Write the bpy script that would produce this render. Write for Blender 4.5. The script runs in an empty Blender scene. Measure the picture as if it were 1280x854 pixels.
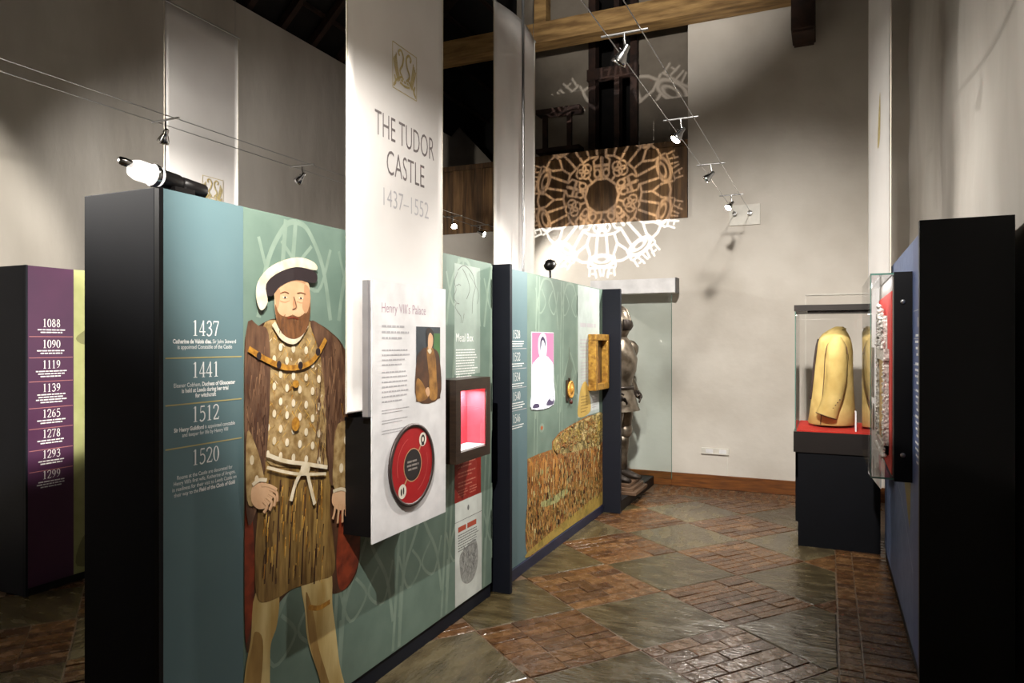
import bpy, bmesh, math, random
from mathutils import Vector, Matrix
random.seed(7)
S = bpy.context.scene
COL = S.collection
PI = math.pi
# ------------------------------------------------------------------ camera
FPX = 880.0; CAM_H = 1.6; YAW = math.atan(395/FPX)
cd = bpy.data.cameras.new('camera'); cam = bpy.data.objects.new('camera', cd); COL.objects.link(cam)
cam.location = (0, 0, CAM_H); cam.rotation_euler = (PI/2, 0, YAW)
cd.sensor_width = 36; cd.lens = FPX/1280*36; cd.clip_start = .05
S.camera = cam
# ------------------------------------------------------------------ world, exposure
W = bpy.data.worlds.new('world'); S.world = W; W.use_nodes = True
W.node_tree.nodes['Background'].inputs[0].default_value = (.5, .55, .65, 1)
W.node_tree.nodes['Background'].inputs[1].default_value = .006
S.view_settings.view_transform = 'Standard'; S.view_settings.look = 'None'
S.view_settings.gamma = 1; S.view_settings.use_curve_mapping = False
S.view_settings.exposure = 1.45
# lamp powers, added unseen lamps and case lights included (the lamps themselves are built with their fixtures below)
PW = dict(RA=150, R0=25, RL=380, R2=85, R4=100, R7=640, L0=105, L5=260, L6=230, R8=420, L3=150, L4=45, gobo=250, case=.6, niche=1.2, wcase=.6)
WARM = (1, .95, .88); COOL = (1, .95, .9)

# ------------------------------------------------------------------ helpers
_fw = (-math.sin(YAW), math.cos(YAW)); _rt = (math.cos(YAW), math.sin(YAW))
def ray(px, py):
    a = (px-640)/FPX; b = (427-py)/FPX
    return (a*_rt[0]+_fw[0], a*_rt[1]+_fw[1], b)
def uX(px, py, X):            # measured point on a wall-like plane of constant X -> (Y, Z)
    v = ray(px, py); t = X/v[0]; return (v[1]*t, CAM_H+v[2]*t)
def uY(px, py, Y):
    v = ray(px, py); t = Y/v[1]; return (v[0]*t, CAM_H+v[2]*t)

def lin(c): return tuple(((v/255)/12.92 if v/255 <= .04045 else ((v/255+.055)/1.055)**2.4) for v in c)
MATS = {}
def mat(name, col, rough=.6, metal=0, col2=None, scale=8, stretch=(1, 1, 1), bump=0, bscale=40, spec=.5, detail=4, contrast=(.35, .65), emit=None, estr=0, rvar=0):
    if name in MATS: return MATS[name]
    m = bpy.data.materials.new(name); m.use_nodes = True; nt = m.node_tree; N = nt.nodes; L = nt.links
    b = N['Principled BSDF']
    b.inputs['Roughness'].default_value = rough; b.inputs['Metallic'].default_value = metal
    b.inputs['Specular IOR Level'].default_value = spec
    c1 = (*lin(col), 1); c2 = (*lin(col2), 1) if col2 else (*[v*.82 for v in lin(col)], 1)
    tc = N.new('ShaderNodeTexCoord'); mp = N.new('ShaderNodeMapping'); mp.inputs['Scale'].default_value = stretch
    L.new(tc.outputs['Object'], mp.inputs[0])
    nz = N.new('ShaderNodeTexNoise'); nz.inputs['Scale'].default_value = scale; nz.inputs['Detail'].default_value = detail
    L.new(mp.outputs[0], nz.inputs['Vector'])
    cr = N.new('ShaderNodeValToRGB'); cr.color_ramp.elements[0].position = contrast[0]; cr.color_ramp.elements[1].position = contrast[1]
    cr.color_ramp.elements[0].color = c2; cr.color_ramp.elements[1].color = c1
    L.new(nz.outputs['Fac'], cr.inputs[0]); L.new(cr.outputs[0], b.inputs['Base Color'])
    if rvar:
        mr = N.new('ShaderNodeMapRange'); mr.inputs[3].default_value = max(0.02, rough-rvar); mr.inputs[4].default_value = rough+rvar
        mr.inputs[1].default_value = .3; mr.inputs[2].default_value = .7
        L.new(nz.outputs['Fac'], mr.inputs[0]); L.new(mr.outputs[0], b.inputs['Roughness'])
    if bump:
        n2 = N.new('ShaderNodeTexNoise'); n2.inputs['Scale'].default_value = bscale; n2.inputs['Detail'].default_value = 5
        L.new(mp.outputs[0], n2.inputs['Vector'])
        bp = N.new('ShaderNodeBump'); bp.inputs['Strength'].default_value = bump; bp.inputs['Distance'].default_value = .02
        L.new(n2.outputs['Fac'], bp.inputs['Height']); L.new(bp.outputs[0], b.inputs['Normal'])
    if emit:
        b.inputs['Emission Color'].default_value = (*lin(emit), 1); b.inputs['Emission Strength'].default_value = estr
    MATS[name] = m; return m
def glass_mat(name, tint=(1, 1, 1), refl=1.0):
    m = bpy.data.materials.new(name); m.use_nodes = True; nt = m.node_tree; N = nt.nodes; L = nt.links
    for n in list(N): N.remove(n)
    o = N.new('ShaderNodeOutputMaterial'); mx = N.new('ShaderNodeMixShader')
    tr = N.new('ShaderNodeBsdfTransparent'); gl = N.new('ShaderNodeBsdfGlossy'); fr = N.new('ShaderNodeFresnel')
    tr.inputs[0].default_value = (*tint, 1); gl.inputs['Roughness'].default_value = .01; ge = N.new('ShaderNodeNewGeometry'); io = N.new('ShaderNodeMapRange'); io.inputs[3].default_value = 1.45; io.inputs[4].default_value = 1/1.45
    L.new(ge.outputs['Backfacing'], io.inputs[0]); L.new(io.outputs[0], fr.inputs[0])      # same reflectance from both sides of a thin pane
    mul = N.new('ShaderNodeMath'); mul.operation = 'MULTIPLY'; mul.inputs[1].default_value = refl
    L.new(fr.outputs[0], mul.inputs[0]); L.new(mul.outputs[0], mx.inputs[0])
    L.new(tr.outputs[0], mx.inputs[1]); L.new(gl.outputs[0], mx.inputs[2]); L.new(mx.outputs[0], o.inputs[0])
    return m

class MB:
    def __init__(s): s.v = []; s.f = []; s.m = []; s.sm = []
    def add(s, vs, fs, mi=0, smooth=False):
        k = len(s.v); s.v += [tuple(p) for p in vs]
        for f in fs: s.f.append(tuple(i+k for i in f)); s.m.append(mi); s.sm.append(smooth)
        return s
    def box(s, x0, x1, y0, y1, z0, z1, mi=0, M=None, bev=0):
        if bev:
            bm = bmesh.new(); bmesh.ops.create_cube(bm, size=1)
            for v in bm.verts: v.co = Vector((x0+(v.co.x+.5)*(x1-x0), y0+(v.co.y+.5)*(y1-y0), z0+(v.co.z+.5)*(z1-z0)))
            bmesh.ops.bevel(bm, geom=bm.edges[:], offset=bev, segments=2, affect='EDGES', profile=.6)
            bm.verts.index_update()
            vs = [v.co.copy() for v in bm.verts]; fs = [[v.index for v in f.verts] for f in bm.faces]; bm.free()
        else:
            vs = [Vector(p) for p in ((x0, y0, z0), (x1, y0, z0), (x1, y1, z0), (x0, y1, z0), (x0, y0, z1), (x1, y0, z1), (x1, y1, z1), (x0, y1, z1))]
            fs = [(3, 2, 1, 0), (4, 5, 6, 7), (0, 1, 5, 4), (1, 2, 6, 5), (2, 3, 7, 6), (3, 0, 4, 7)]
        if M: vs = [M @ p for p in vs]
        return s.add(vs, fs, mi)
    def tube(s, pts, rad, seg=10, mi=0, caps=True, squash=None):
        pts = [Vector(p) for p in pts]; n = len(pts)
        if not isinstance(rad, (list, tuple)): rad = [rad]*n
        rings = []; prev = None
        for i, p in enumerate(pts):
            t = (pts[min(i+1, n-1)]-pts[max(i-1, 0)]).normalized()
            if prev is None:
                a = Vector((0, 0, 1)) if abs(t.z) < .9 else Vector((1, 0, 0)); u = t.cross(a).normalized()
            else:
                u = (prev-t*prev.dot(t)).normalized()
            prev = u; w = t.cross(u)
            k = squash or (1, 1)
            rings.append([p+(u*math.cos(2*PI*j/seg)*k[0]+w*math.sin(2*PI*j/seg)*k[1])*rad[i] for j in range(seg)])
        return s.loft(rings, mi, caps)
    def loft(s, rings, mi=0, caps=True, smooth=True):
        seg = len(rings[0]); vs = [p for r in rings for p in r]; fs = []
        for i in range(len(rings)-1):
            for j in range(seg):
                a = i*seg+j; b = i*seg+(j+1) % seg
                fs.append((a, b, b+seg, a+seg))
        s.add(vs, fs, mi, smooth)
        if caps:
            s.add(rings[0], [tuple(range(seg))[::-1]], mi); s.add(rings[-1], [tuple(range(seg))], mi)
        return s
    def lathe(s, prof, M=Matrix(), seg=20, mi=0, smooth=True):   # prof: (r, z)
        rings = [[M @ Vector((max(r, 1e-4)*math.cos(2*PI*j/seg), max(r, 1e-4)*math.sin(2*PI*j/seg), z)) for j in range(seg)] for r, z in prof]
        return s.loft(rings, mi, True, smooth)
    def poly(s, pts, mi=0): return s.add(pts, [tuple(range(len(pts)))], mi)
    def build(s, name, mats, parent=None, kind=None, label=None):
        me = bpy.data.meshes.new(name); me.from_pydata(s.v, [], s.f)
        for m in (mats if isinstance(mats, (list, tuple)) else [mats]): me.materials.append(m)
        me.polygons.foreach_set('material_index', s.m); me.polygons.foreach_set('use_smooth', s.sm); me.update()
        o = bpy.data.objects.new(name, me); COL.objects.link(o)
        if parent: o.parent = parent
        if kind: o['kind'] = kind
        if label: o['label'] = label
        return o
def recalc(o):
    bm = bmesh.new(); bm.from_mesh(o.data); bmesh.ops.remove_doubles(bm, verts=bm.verts, dist=1e-5)
    bmesh.ops.recalc_face_normals(bm, faces=bm.faces); bm.to_mesh(o.data); bm.free(); return o
def thing(name, label, cat, loc=(0, 0, 0), group=None, rotz=0):
    o = bpy.data.objects.new(name, None); COL.objects.link(o); o.location = loc; o.rotation_euler.z = rotz
    o.empty_display_size = .1; return tag(o, label, cat, group)
def tag(o, label, cat, group=None):
    o['label'] = label; o['category'] = cat
    if group: o['group'] = group
    return o
def box(name, d, m, parent=None, bev=0, kind=None, label=None): return MB().box(*d, bev=bev).build(name, m, parent, kind, label)
def rel(t):                     # parts of a thing are modelled in world space; this moves them under the Empty
    L0 = Matrix.Translation(t.location).inverted()
    for c in t.children:
        if c.type == 'MESH': c.data.transform(L0)
        else: c.matrix_basis = L0 @ c.matrix_basis
        for g in c.children:
            if g.type == 'MESH': g.data.transform(L0)
            else: g.matrix_basis = L0 @ g.matrix_basis

# flat print on vertical faces: frame maps (u, v, lift) to space; dr is the reading direction along u
class Face:
    def __init__(s, axis, c, sgn, dr=1): s.axis, s.c, s.sgn, s.dr = axis, c, sgn, dr
    def __call__(s, u, v, o=0):
        return (s.c+s.sgn*o, u, v) if s.axis == 'X' else (u, s.c+s.sgn*o, v)
def smooth_pts(pts, n=5, closed=True):
    out = []; N = len(pts)
    rng = range(N) if closed else range(N-1)
    for i in rng:
        g = (lambda k: pts[k % N]) if closed else (lambda k: pts[min(max(k, 0), N-1)])
        p0, p1, p2, p3 = g(i-1), g(i), g(i+1), g(i+2)
        for k in range(n):
            t = k/n
            out.append(tuple(.5*((2*b)+(-a+c)*t+(2*a-5*b+4*c-d)*t*t+(-a+3*b-3*c+d)*t**3) for a, b, c, d in zip(p0, p1, p2, p3)))
    if not closed: out.append(tuple(pts[-1]))
    return out
LAYER = 8e-6
def lift(mb): mb.k = getattr(mb, 'k', 0)+1; return mb.k*LAYER      # every printed shape gets its own layer
def ribbon(mb, fc, pts, w, o=.0008, mi=0, sm=5):
    o += lift(mb)
    if sm: pts = smooth_pts(pts, sm, False)
    n = len(pts); a = []; b = []
    for i, p in enumerate(pts):
        q0 = pts[max(i-1, 0)]; q1 = pts[min(i+1, n-1)]
        dx, dy = q1[0]-q0[0], q1[1]-q0[1]; l = math.hypot(dx, dy) or 1
        ww = (w[0]+(w[1]-w[0])*i/(n-1) if isinstance(w, tuple) else w)/2
        a.append(fc(p[0]-dy/l*ww, p[1]+dx/l*ww, o)); b.append(fc(p[0]+dy/l*ww, p[1]-dx/l*ww, o))
    mb.add(a+b, [(i, i+1, n+i+1, n+i) for i in range(n-1)], mi)
def blob(mb, fc, pts, o=.0008, mi=0, sm=4):
    o += lift(mb)
    if sm: pts = smooth_pts(pts, sm)
    mb.poly([fc(p[0], p[1], o) for p in pts], mi)
def oval(mb, fc, u, v, ru, rv, o=.0008, mi=0, n=20, rot=0):
    o += lift(mb)
    c, s_ = math.cos(rot), math.sin(rot)
    mb.poly([fc(u+ru*math.cos(2*PI*k/n)*c-rv*math.sin(2*PI*k/n)*s_, v+ru*math.cos(2*PI*k/n)*s_+rv*math.sin(2*PI*k/n)*c, o) for k in range(n)], mi)
def ring(mb, fc, u, v, ru, rv, iu, iv, o=.0008, mi=0, n=28, du=0):
    o += lift(mb)
    a = [fc(u+ru*math.cos(2*PI*k/n), v+rv*math.sin(2*PI*k/n), o) for k in range(n)]
    b = [fc(u+du+iu*math.cos(2*PI*k/n), v+iv*math.sin(2*PI*k/n), o) for k in range(n)]
    mb.add(a+b, [(k, (k+1) % n, n+(k+1) % n, n+k) for k in range(n)], mi)
def rect(mb, fc, u0, u1, v0, v1, o=.0008, mi=0): mb.poly([fc(u0, v0, o), fc(u1, v0, o), fc(u1, v1, o), fc(u0, v1, o)], mi)
def slab(mb, fc, u0, u1, v0, v1, o0, o1, mi=0):      # a thin board standing proud of the face
    P = [fc(u, v, o) for o in (o0, o1) for u, v in ((u0, v0), (u1, v0), (u1, v1), (u0, v1))]
    mb.add(P, [(3, 2, 1, 0), (4, 5, 6, 7), (0, 1, 5, 4), (1, 2, 6, 5), (2, 3, 7, 6), (3, 0, 4, 7)], mi)
def text(mb, fc, body, u, v, size, align='CENTER', o=.001, mi=0, thin=0, sx=1, width=None):
    cu = bpy.data.curves.new('t', 'FONT'); cu.body = body; cu.size = size; cu.align_x = align; cu.offset = thin
    cu.resolution_u = 3
    ob = bpy.data.objects.new('t', cu); COL.objects.link(ob)
    dg = bpy.context.evaluated_depsgraph_get(); me = bpy.data.meshes.new_from_object(ob.evaluated_get(dg))
    if width: xs_ = [p.co.x for p in me.vertices]; sx = width/(max(xs_)-min(xs_))
    vs = [fc(u+fc.dr*p.co.x*sx, v+p.co.y, o) for p in me.vertices]; fs = [tuple(p.vertices) for p in me.polygons]
    mb.add(vs, fs, mi)
    bpy.data.objects.remove(ob); bpy.data.curves.remove(cu); bpy.data.meshes.remove(me)
def dashes(mb, fc, u0, u1, vtop, n, pitch, h, align='LEFT', o=.001, mi=0, seed=1, last=.7, words=None):
    R = random.Random(seed)                         # rows of print too small to read
    for k in range(n):
        Wd = (u1-u0)*fc.dr; Wd = abs(u1-u0)*(R.uniform(.82, 1) if k < n-1 else last)
        x = 0 if align == 'LEFT' else (abs(u1-u0)-Wd)/2
        end = x+Wd
        while x < end-h:
            w = min(R.uniform(1.6, 5)*h, end-x)
            ua = u0+fc.dr*x; ub = u0+fc.dr*(x+w)
            rect(mb, fc, min(ua, ub), max(ua, ub), vtop-k*pitch-h, vtop-k*pitch, o, mi); x += w+h*.55
# old-style serif numerals drawn as shapes
def numerals(mb, fc, s_, uc, v, h, o=.001, mi=0):
    w = h*.56; x0 = -len(s_)*w/2
    for i, ch in enumerate(s_):
        x = x0+(i+.5)*w
        f = lambda a, b: (uc+fc.dr*(x+a*h), v+b*h)
        def rb(pts, wd, sm=5):
            ribbon(mb, fc, [f(*p) for p in pts], (wd*h if not isinstance(wd, tuple) else (wd[0]*h, wd[1]*h)), o, mi, sm)
        def rg(cx, cy, ru, rv, iu, iv): ring(mb, fc, *f(cx, cy), ru*h, rv*h, iu*h, iv*h, o, mi)
        if ch == '1': rb([(0, .02), (0, 1)], .11, 0); rb([(-.15, .02), (.15, .02)], .045, 0); rb([(0, .97), (-.15, .87)], (.07, .03), 0)
        elif ch == '0': rg(0, .5, .25, .51, .13, .46)
        elif ch == '2': rb([(-.2, .74), (-.17, .9), (0, .98), (.15, .88), (.17, .7), (.05, .42), (-.2, .06)], .085); rb([(-.21, .045), (.21, .045)], .09, 0); rb([(.2, .04), (.23, .2)], .04, 0)
        elif ch == '3': rb([(-.18, .8), (-.08, .95), (.06, .95), (.15, .8), (.1, .6), (-.05, .53)], .08); rb([(-.05, .53), (.12, .46), (.19, .28), (.1, .07), (-.08, .02), (-.2, .14)], .09)
        elif ch == '4': rb([(.08, .02), (.08, 1)], .1, 0); rb([(.08, .97), (-.24, .28)], .045, 0); rb([(-.25, .27), (.24, .27)], .07, 0); rb([(-.04, .02), (.2, .02)], .04, 0)
        elif ch == '5': rb([(-.14, .96), (.18, .96)], .09, 0); rb([(-.13, .96), (-.16, .55)], .045, 0); rb([(-.16, .56), (.02, .62), (.17, .48), (.17, .2), (.02, .03), (-.12, .02), (-.2, .12)], .09)
        elif ch == '6': rg(0, .3, .22, .31, .11, .26); rb([(.17, .96), (-.04, .82), (-.16, .55), (-.165, .3)], (.04, .1))
        elif ch == '7': rb([(-.22, .95), (.22, .95)], .09, 0); rb([(.21, .94), (.05, .5), (-.06, .02)], (.05, .1)); rb([(-.21, .95), (-.23, .78)], .04, 0)
        elif ch == '8': rg(0, .75, .18, .25, .09, .2); rg(0, .27, .22, .28, .11, .22)
        elif ch == '9': rg(0, .69, .22, .31, .11, .26); rb([(-.17, .03), (.04, .17), (.16, .45), (.165, .7)], (.04, .1))

# ------------------------------------------------------------------ materials
M = {}
M['plaster'] = mat('white_plaster', (205, 199, 190), .8, col2=(190, 183, 173), scale=1.6, bump=.25, bscale=9, spec=.2)
M['plaster_old'] = mat('old_plaster', (200, 195, 188), .8, col2=(176, 170, 162), scale=1.3, stretch=(1, 1, .35), bump=.5, bscale=5, spec=.2)
M['slate'] = mat('slate', (86, 75, 50), .22, col2=(60, 51, 33), scale=5, stretch=(1, 2.5, 1), bump=.35, bscale=14, rvar=.12, spec=.5)
M['slate2'] = mat('slate_pale', (98, 87, 62), .25, col2=(70, 60, 42), scale=4, stretch=(2.5, 1, 1), bump=.35, bscale=12, rvar=.12)
bcols = [((106, 74, 43), (80, 52, 28)), ((92, 62, 35), (70, 45, 24)), ((116, 84, 52), (88, 61, 36)), ((84, 58, 36), (64, 42, 25))]
BR = [mat('floor_brick_%s' % 'abcd'[i], c, .24, col2=d, scale=16, bump=.22, bscale=40, rvar=.12) for i, (c, d) in enumerate(bcols)]
M['mortar'] = mat('mortar', (108, 86, 64), .5, col2=(84, 64, 46), scale=20, bump=.4, bscale=60)
M['navy'] = mat('navy_laminate', (20, 23, 33), .6, col2=(18, 21, 30), scale=3, spec=.2)
M['black'] = mat('black_satin', (9, 9, 11), .5, spec=.25)
M['blackmetal'] = mat('black_metal', (22, 20, 20), .35, .3)
M['chrome'] = mat('chrome', (205, 205, 205), .18, 1)
M['steel'] = mat('steel_wire', (170, 170, 170), .3, .9)
M['teal'] = mat('teal_print', (95, 119, 123), .5, col2=(91, 115, 120), scale=3, spec=.3)
M['green'] = mat('sage_print', (110, 130, 118), .5, col2=(98, 118, 107), scale=5, spec=.3)
M['green_lt'] = mat('sage_line_print', (132, 150, 136), .5, col2=(120, 139, 125), scale=12, spec=.3)
M['white_ink'] = mat('white_ink', (235, 236, 234), .6)
M['gold_ink'] = mat('ochre_ink', (176, 164, 112), .6)
M['grey_ink'] = mat('grey_ink', (120, 112, 112), .6)
M['pale_ink'] = mat('pale_grey_ink', (178, 176, 180), .6)
M['mauve_ink'] = mat('mauve_ink', (176, 142, 158), .6)
M['gold_emb'] = mat('gold_emblem_ink', (190, 174, 122), .6, col2=(168, 150, 98), scale=30)
M['banner'] = mat('banner_cloth', (216, 213, 210), .8, col2=(210, 206, 203), scale=3, spec=.15)
M['whiteboard'] = mat('white_board', (226, 225, 226), .55, spec=.3)
M['red_board'] = mat('red_board', (168, 22, 26), .5, col2=(150, 16, 22), scale=6)
M['red_cloth'] = mat('red_cloth', (190, 36, 20), .8, col2=(170, 28, 16), scale=30)
M['walnut'] = mat('dark_walnut', (52, 38, 28), .4, col2=(38, 27, 20), scale=12, stretch=(1, 1, 6))
M['oak'] = mat('oak_skirting', (120, 70, 26), .35, col2=(84, 46, 16), scale=9, stretch=(.6, 1, 5), bump=.1)
M['beam'] = mat('pale_timber', (168, 134, 84), .7, col2=(112, 84, 48), scale=5, stretch=(.5, 3, 3), bump=.4, bscale=12)
M['rafter'] = mat('dark_rafter', (58, 36, 26), .7, col2=(36, 22, 16), scale=8, bump=.3)
M['roof'] = mat('roof_boards', (24, 20, 18), .9, col2=(14, 11, 10), scale=6)
M['planks'] = [mat('weathered_plank_%s' % 'abc'[i], c, .75, col2=d, scale=6, stretch=(4, 1, .4), bump=.4, bscale=14) for i, (c, d) in enumerate([((126, 94, 58), (82, 58, 34)), ((110, 82, 52), (70, 50, 30)), ((142, 108, 70), (92, 66, 40))])]
M['galwall'] = mat('gallery_plaster', (150, 140, 126), .85, col2=(126, 116, 104), scale=2, bump=.3, bscale=8)
M['glass'] = glass_mat('clear_glass')
M['glass_edge'] = mat('glass_edge', (92, 130, 118), .2, col2=(80, 116, 106), scale=5)
M['tint'] = glass_mat('tinted_glass', (.93, .965, .965), .6)
M['purple'] = mat('purple_print', (72, 32, 66), .5, col2=(64, 28, 62), scale=3)
M['olive'] = mat('olive_print', (170, 172, 118), .5, col2=(152, 156, 100), scale=6)
M['blue'] = mat('blue_print', (98, 114, 150), .5, col2=(84, 100, 136), scale=14, spec=.3)
M['blue_tl'] = mat('blue_strip_print', (72, 88, 132), .5, col2=(66, 82, 124), scale=6)
M['cream'] = mat('cream_plastic', (214, 210, 200), .5)
M['buff'] = mat('buff_leather', (208, 182, 116), .75, col2=(184, 156, 92), scale=7, bump=.6, bscale=7, spec=.12)
M['buff_dark'] = mat('buff_seam', (92, 66, 40), .7)
M['braid'] = mat('dark_braid', (58, 36, 30), .6, col2=(34, 22, 20), scale=60)
M['silver'] = mat('chased_silver', (222, 219, 212), .35, .25, col2=(150, 145, 138), scale=60, bump=.6, bscale=70)
M['brass'] = mat('gilt_panel', (196, 164, 84), .35, .5, col2=(150, 118, 52), scale=14)
M['armour'] = mat('old_steel', (132, 122, 108), .38, .75, col2=(86, 76, 64), scale=12, rvar=.1)
M['armour_dk'] = mat('dark_steel', (58, 50, 44), .45, .6, col2=(34, 28, 24), scale=14)  # darker steel for the belt, visor, gauntlets and sabatons
M['wood_block'] = mat('brown_block', (104, 80, 60), .5, col2=(76, 56, 40), scale=8, stretch=(1, 1, 6))
M['gilt'] = mat('gilt_frame', (186, 142, 58), .4, .35, col2=(132, 92, 30), scale=26, bump=.3)
M['bulb'] = mat('lit_bulb', (255, 250, 240), .3, emit=(255, 240, 215), estr=40)
M['bulb_off'] = mat('unlit_lens', (150, 150, 150), .15, .4)

# ------------------------------------------------------------------ setting
YB = 7.9; XL = -5.6; XR = .72; YF = -2.5
floor = box('floor', (XL-.3, XR+.3, YF, YB+.3, -.12, -.0045), M['mortar'], kind='structure')
ga = (-.564, 5.030); gu = (-.4851, .38295); gv = (.4051, .5182)
def gp(i, j): return (ga[0]+i*gu[0]+j*gv[0], ga[1]+i*gu[1]+j*gv[1])
def clip(P, a, b, c):                         # keep a*x+b*y <= c
    out = []
    for k in range(len(P)):
        p, q = P[k], P[(k+1) % len(P)]; dp = a*p[0]+b*p[1]-c; dq = a*q[0]+b*q[1]-c
        if dp <= 0: out.append(p)
        if dp*dq < 0: t = dp/(dp-dq); out.append((p[0]+t*(q[0]-p[0]), p[1]+t*(q[1]-p[1])))
    return out
def inset(P, d):
    c = (sum(p[0] for p in P)/len(P), sum(p[1] for p in P)/len(P)); out = []
    n = len(P)
    for k in range(n):
        p, a, b = P[k], P[k-1], P[(k+1) % n]
        e1 = Vector((p[0]-a[0], p[1]-a[1])); e2 = Vector((b[0]-p[0], b[1]-p[1]))
        if e1.length < 1e-5 or e2.length < 1e-5: out.append(p); continue
        n1 = Vector((-e1.y, e1.x)).normalized(); n2 = Vector((-e2.y, e2.x)).normalized()
        if n1.dot(Vector((c[0]-p[0], c[1]-p[1]))) < 0: n1 = -n1
        if n2.dot(Vector((c[0]-p[0], c[1]-p[1]))) < 0: n2 = -n2
        bis = n1+n2; k_ = d*2/max(bis.length_squared, .4)
        out.append((p[0]+bis.x*k_, p[1]+bis.y*k_))
    return out
def area(P): return abs(sum(P[k][0]*P[(k+1) % len(P)][1]-P[(k+1) % len(P)][0]*P[k][1] for k in range(len(P))))/2
def piece(mb, P, gap, bev, top, tilt, mi=0):
    P = inset(P, gap); Q = inset(P, bev); n = len(P)
    cx = sum(p[0] for p in P)/n; cy = sum(p[1] for p in P)/n
    zt = lambda p: top+tilt[0]*(p[0]-cx)+tilt[1]*(p[1]-cy)
    vs = [(p[0], p[1], -.03) for p in P]+[(p[0], p[1], zt(p)-.0025) for p in P]+[(q[0], q[1], zt(q)) for q in Q]
    fs = [(k, (k+1) % n, n+(k+1) % n, n+k) for k in range(n)]+[(n+k, n+(k+1) % n, 2*n+(k+1) % n, 2*n+k) for k in range(n)]+[tuple(range(2*n, 3*n))]
    mb.add(vs, fs, mi)
XB = .05; YBB = 7.42
def visible(c):
    dx = -c[0]*math.sin(YAW)+c[1]*math.cos(YAW); lx = c[0]*math.cos(YAW)+c[1]*math.sin(YAW)
    if dx < 2.9 and c[0] > -2.2: return 0
    if dx < 2.3 or abs(lx/dx) > .76: return 0
    if -2.3 < c[0] < -1.93: return 0
    if c[0] < -2.3 and (lx/dx > -.58 or c[0] < -4.7): return 0
    return 1/dx
bricks = []
for i in range(-9, 12):
    for j in range(-14, 10):
        P = [gp(i, j), gp(i+1, j), gp(i+1, j+1), gp(i, j+1)]
        c = gp(i+.5, j+.5)
        if not (XL-.4 < c[0] < XB+.4 and .2 < c[1] < YBB+.4): continue
        def cl(P): return clip(clip(P, 1, 0, XB), 0, 1, YBB)
        if (i+j) % 2:
            Q = cl(P)
            if len(Q) < 3 or area(Q) < .01: continue
            if not any(visible(q) for q in Q+[c]) : continue
            mb = MB(); piece(mb, Q, .006, .006, random.uniform(-.002, .001), (random.uniform(-.004, .004), random.uniform(-.004, .004)))
            mb.build('slab', random.choice([M['slate'], M['slate'], M['slate2']]), floor)
        else:
            big = (i, j) == (-2, -2) or (i+2*j) % 7 == 3
            nr, nc = (6, 3) if big else (9, 3)
            for r in range(nr):
                off = .5 if (big and r % 2) else 0
                for k in range(nc+(1 if off else 0)):
                    v0 = max(0, (k-off)/nc); v1 = min(1, (k+1-off)/nc)
                    Q = cl([gp(i+r/nr, j+v0), gp(i+(r+1)/nr, j+v0), gp(i+(r+1)/nr, j+v1), gp(i+r/nr, j+v1)])
                    if len(Q) < 3 or area(Q) < .0012: continue
                    bricks.append((Q, .0016 if not big else .003))
y = 2.6
while y < 6.3:                                  # brick border beside the blue display wall
    bricks.append(([(XB, y), (XB+.11, y), (XB+.11, y+.075), (XB, y+.075)], .003))
    bricks.append(([(XB+.11, y+.02), (XB+.36, y+.02), (XB+.36, y+.095), (XB+.11, y+.095)], .003)); y += .075
y = 7.43
while y < YB-.05:                                # worn setts along the back wall
    x = -1.75+random.uniform(0, .05)
    while x < .4:
        bricks.append(([(x, y), (x+.085, y), (x+.085, y+.085), (x, y+.085)], .009)); x += .085
    y += .085
far = MB(); sel = []
for Q, g in bricks:
    c = (sum(p[0] for p in Q)/len(Q), sum(p[1] for p in Q)/len(Q)); v = visible(c)
    if v: sel.append((v*v*math.sqrt(area(Q)), Q, g))
sel.sort(key=lambda t: -t[0])
for k, (v, Q, g) in enumerate(sel):
    tl = (random.uniform(-.02, .02), random.uniform(-.02, .02)); tp = random.uniform(-.003, .002)
    mi = random.randrange(4)
    if k < 296:
        mb = MB(); piece(mb, Q, g, .003, tp, tl); mb.build('brick', BR[mi], floor)
    else: piece(far, Q, g, .003, tp, tl, mi)
far.build('small_bricks', BR, floor, 'stuff')

# back wall with the opening of the gallery
mb = MB()
GX1 = -1.413; GZ0 = 2.97; GZ1 = 5.3
mb.box(XL-.2, XR+.2, YB, YB+.25, -.1, GZ0-.0)
mb.box(GX1, XR+.2, YB, YB+.25, GZ0, 5.6)
wb = mb.build('wall_back', M['plaster'], kind='structure')
box('baseboard_back', (-2.3, XR, YB-.025, YB, 0, .145), M['oak'], kind='structure')
box('wall_left', (XL-.25, XL, YF, YB, -.1, 5.12), M['plaster_old'], kind='structure')
# right wall: old uneven plaster
mb = MB(); ny, nz = 60, 34; vs = []
Rr = random.Random(3)
def bumpf(y, z): return .025*math.sin(1.7*y+.6*z)+.016*math.sin(3.9*y-1.1*z+1)+.010*math.sin(6.1*z+2*y)
for a in range(ny+1):
    for b in range(nz+1):
        y = YF+(YB-YF+.1)*a/ny; z = -.1+5.7*b/nz
        vs.append((XR+(bumpf(y, z) if z > .0 else 0)*.7, y, z))
fs = [(a*(nz+1)+b, a*(nz+1)+b+1, (a+1)*(nz+1)+b+1, (a+1)*(nz+1)+b) for a in range(ny) for b in range(nz)]
mb.add(vs, fs, 0, True)
mb.box(XR+.1, XR+.3, YF, YB+.2, -.1, 5.6)
mb.build('wall_right', M['plaster_old'], kind='structure')
box('wall_front', (XL-.2, XR+.3, YF-.2, YF, -.1, 5.6), M['plaster'], kind='structure')
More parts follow.
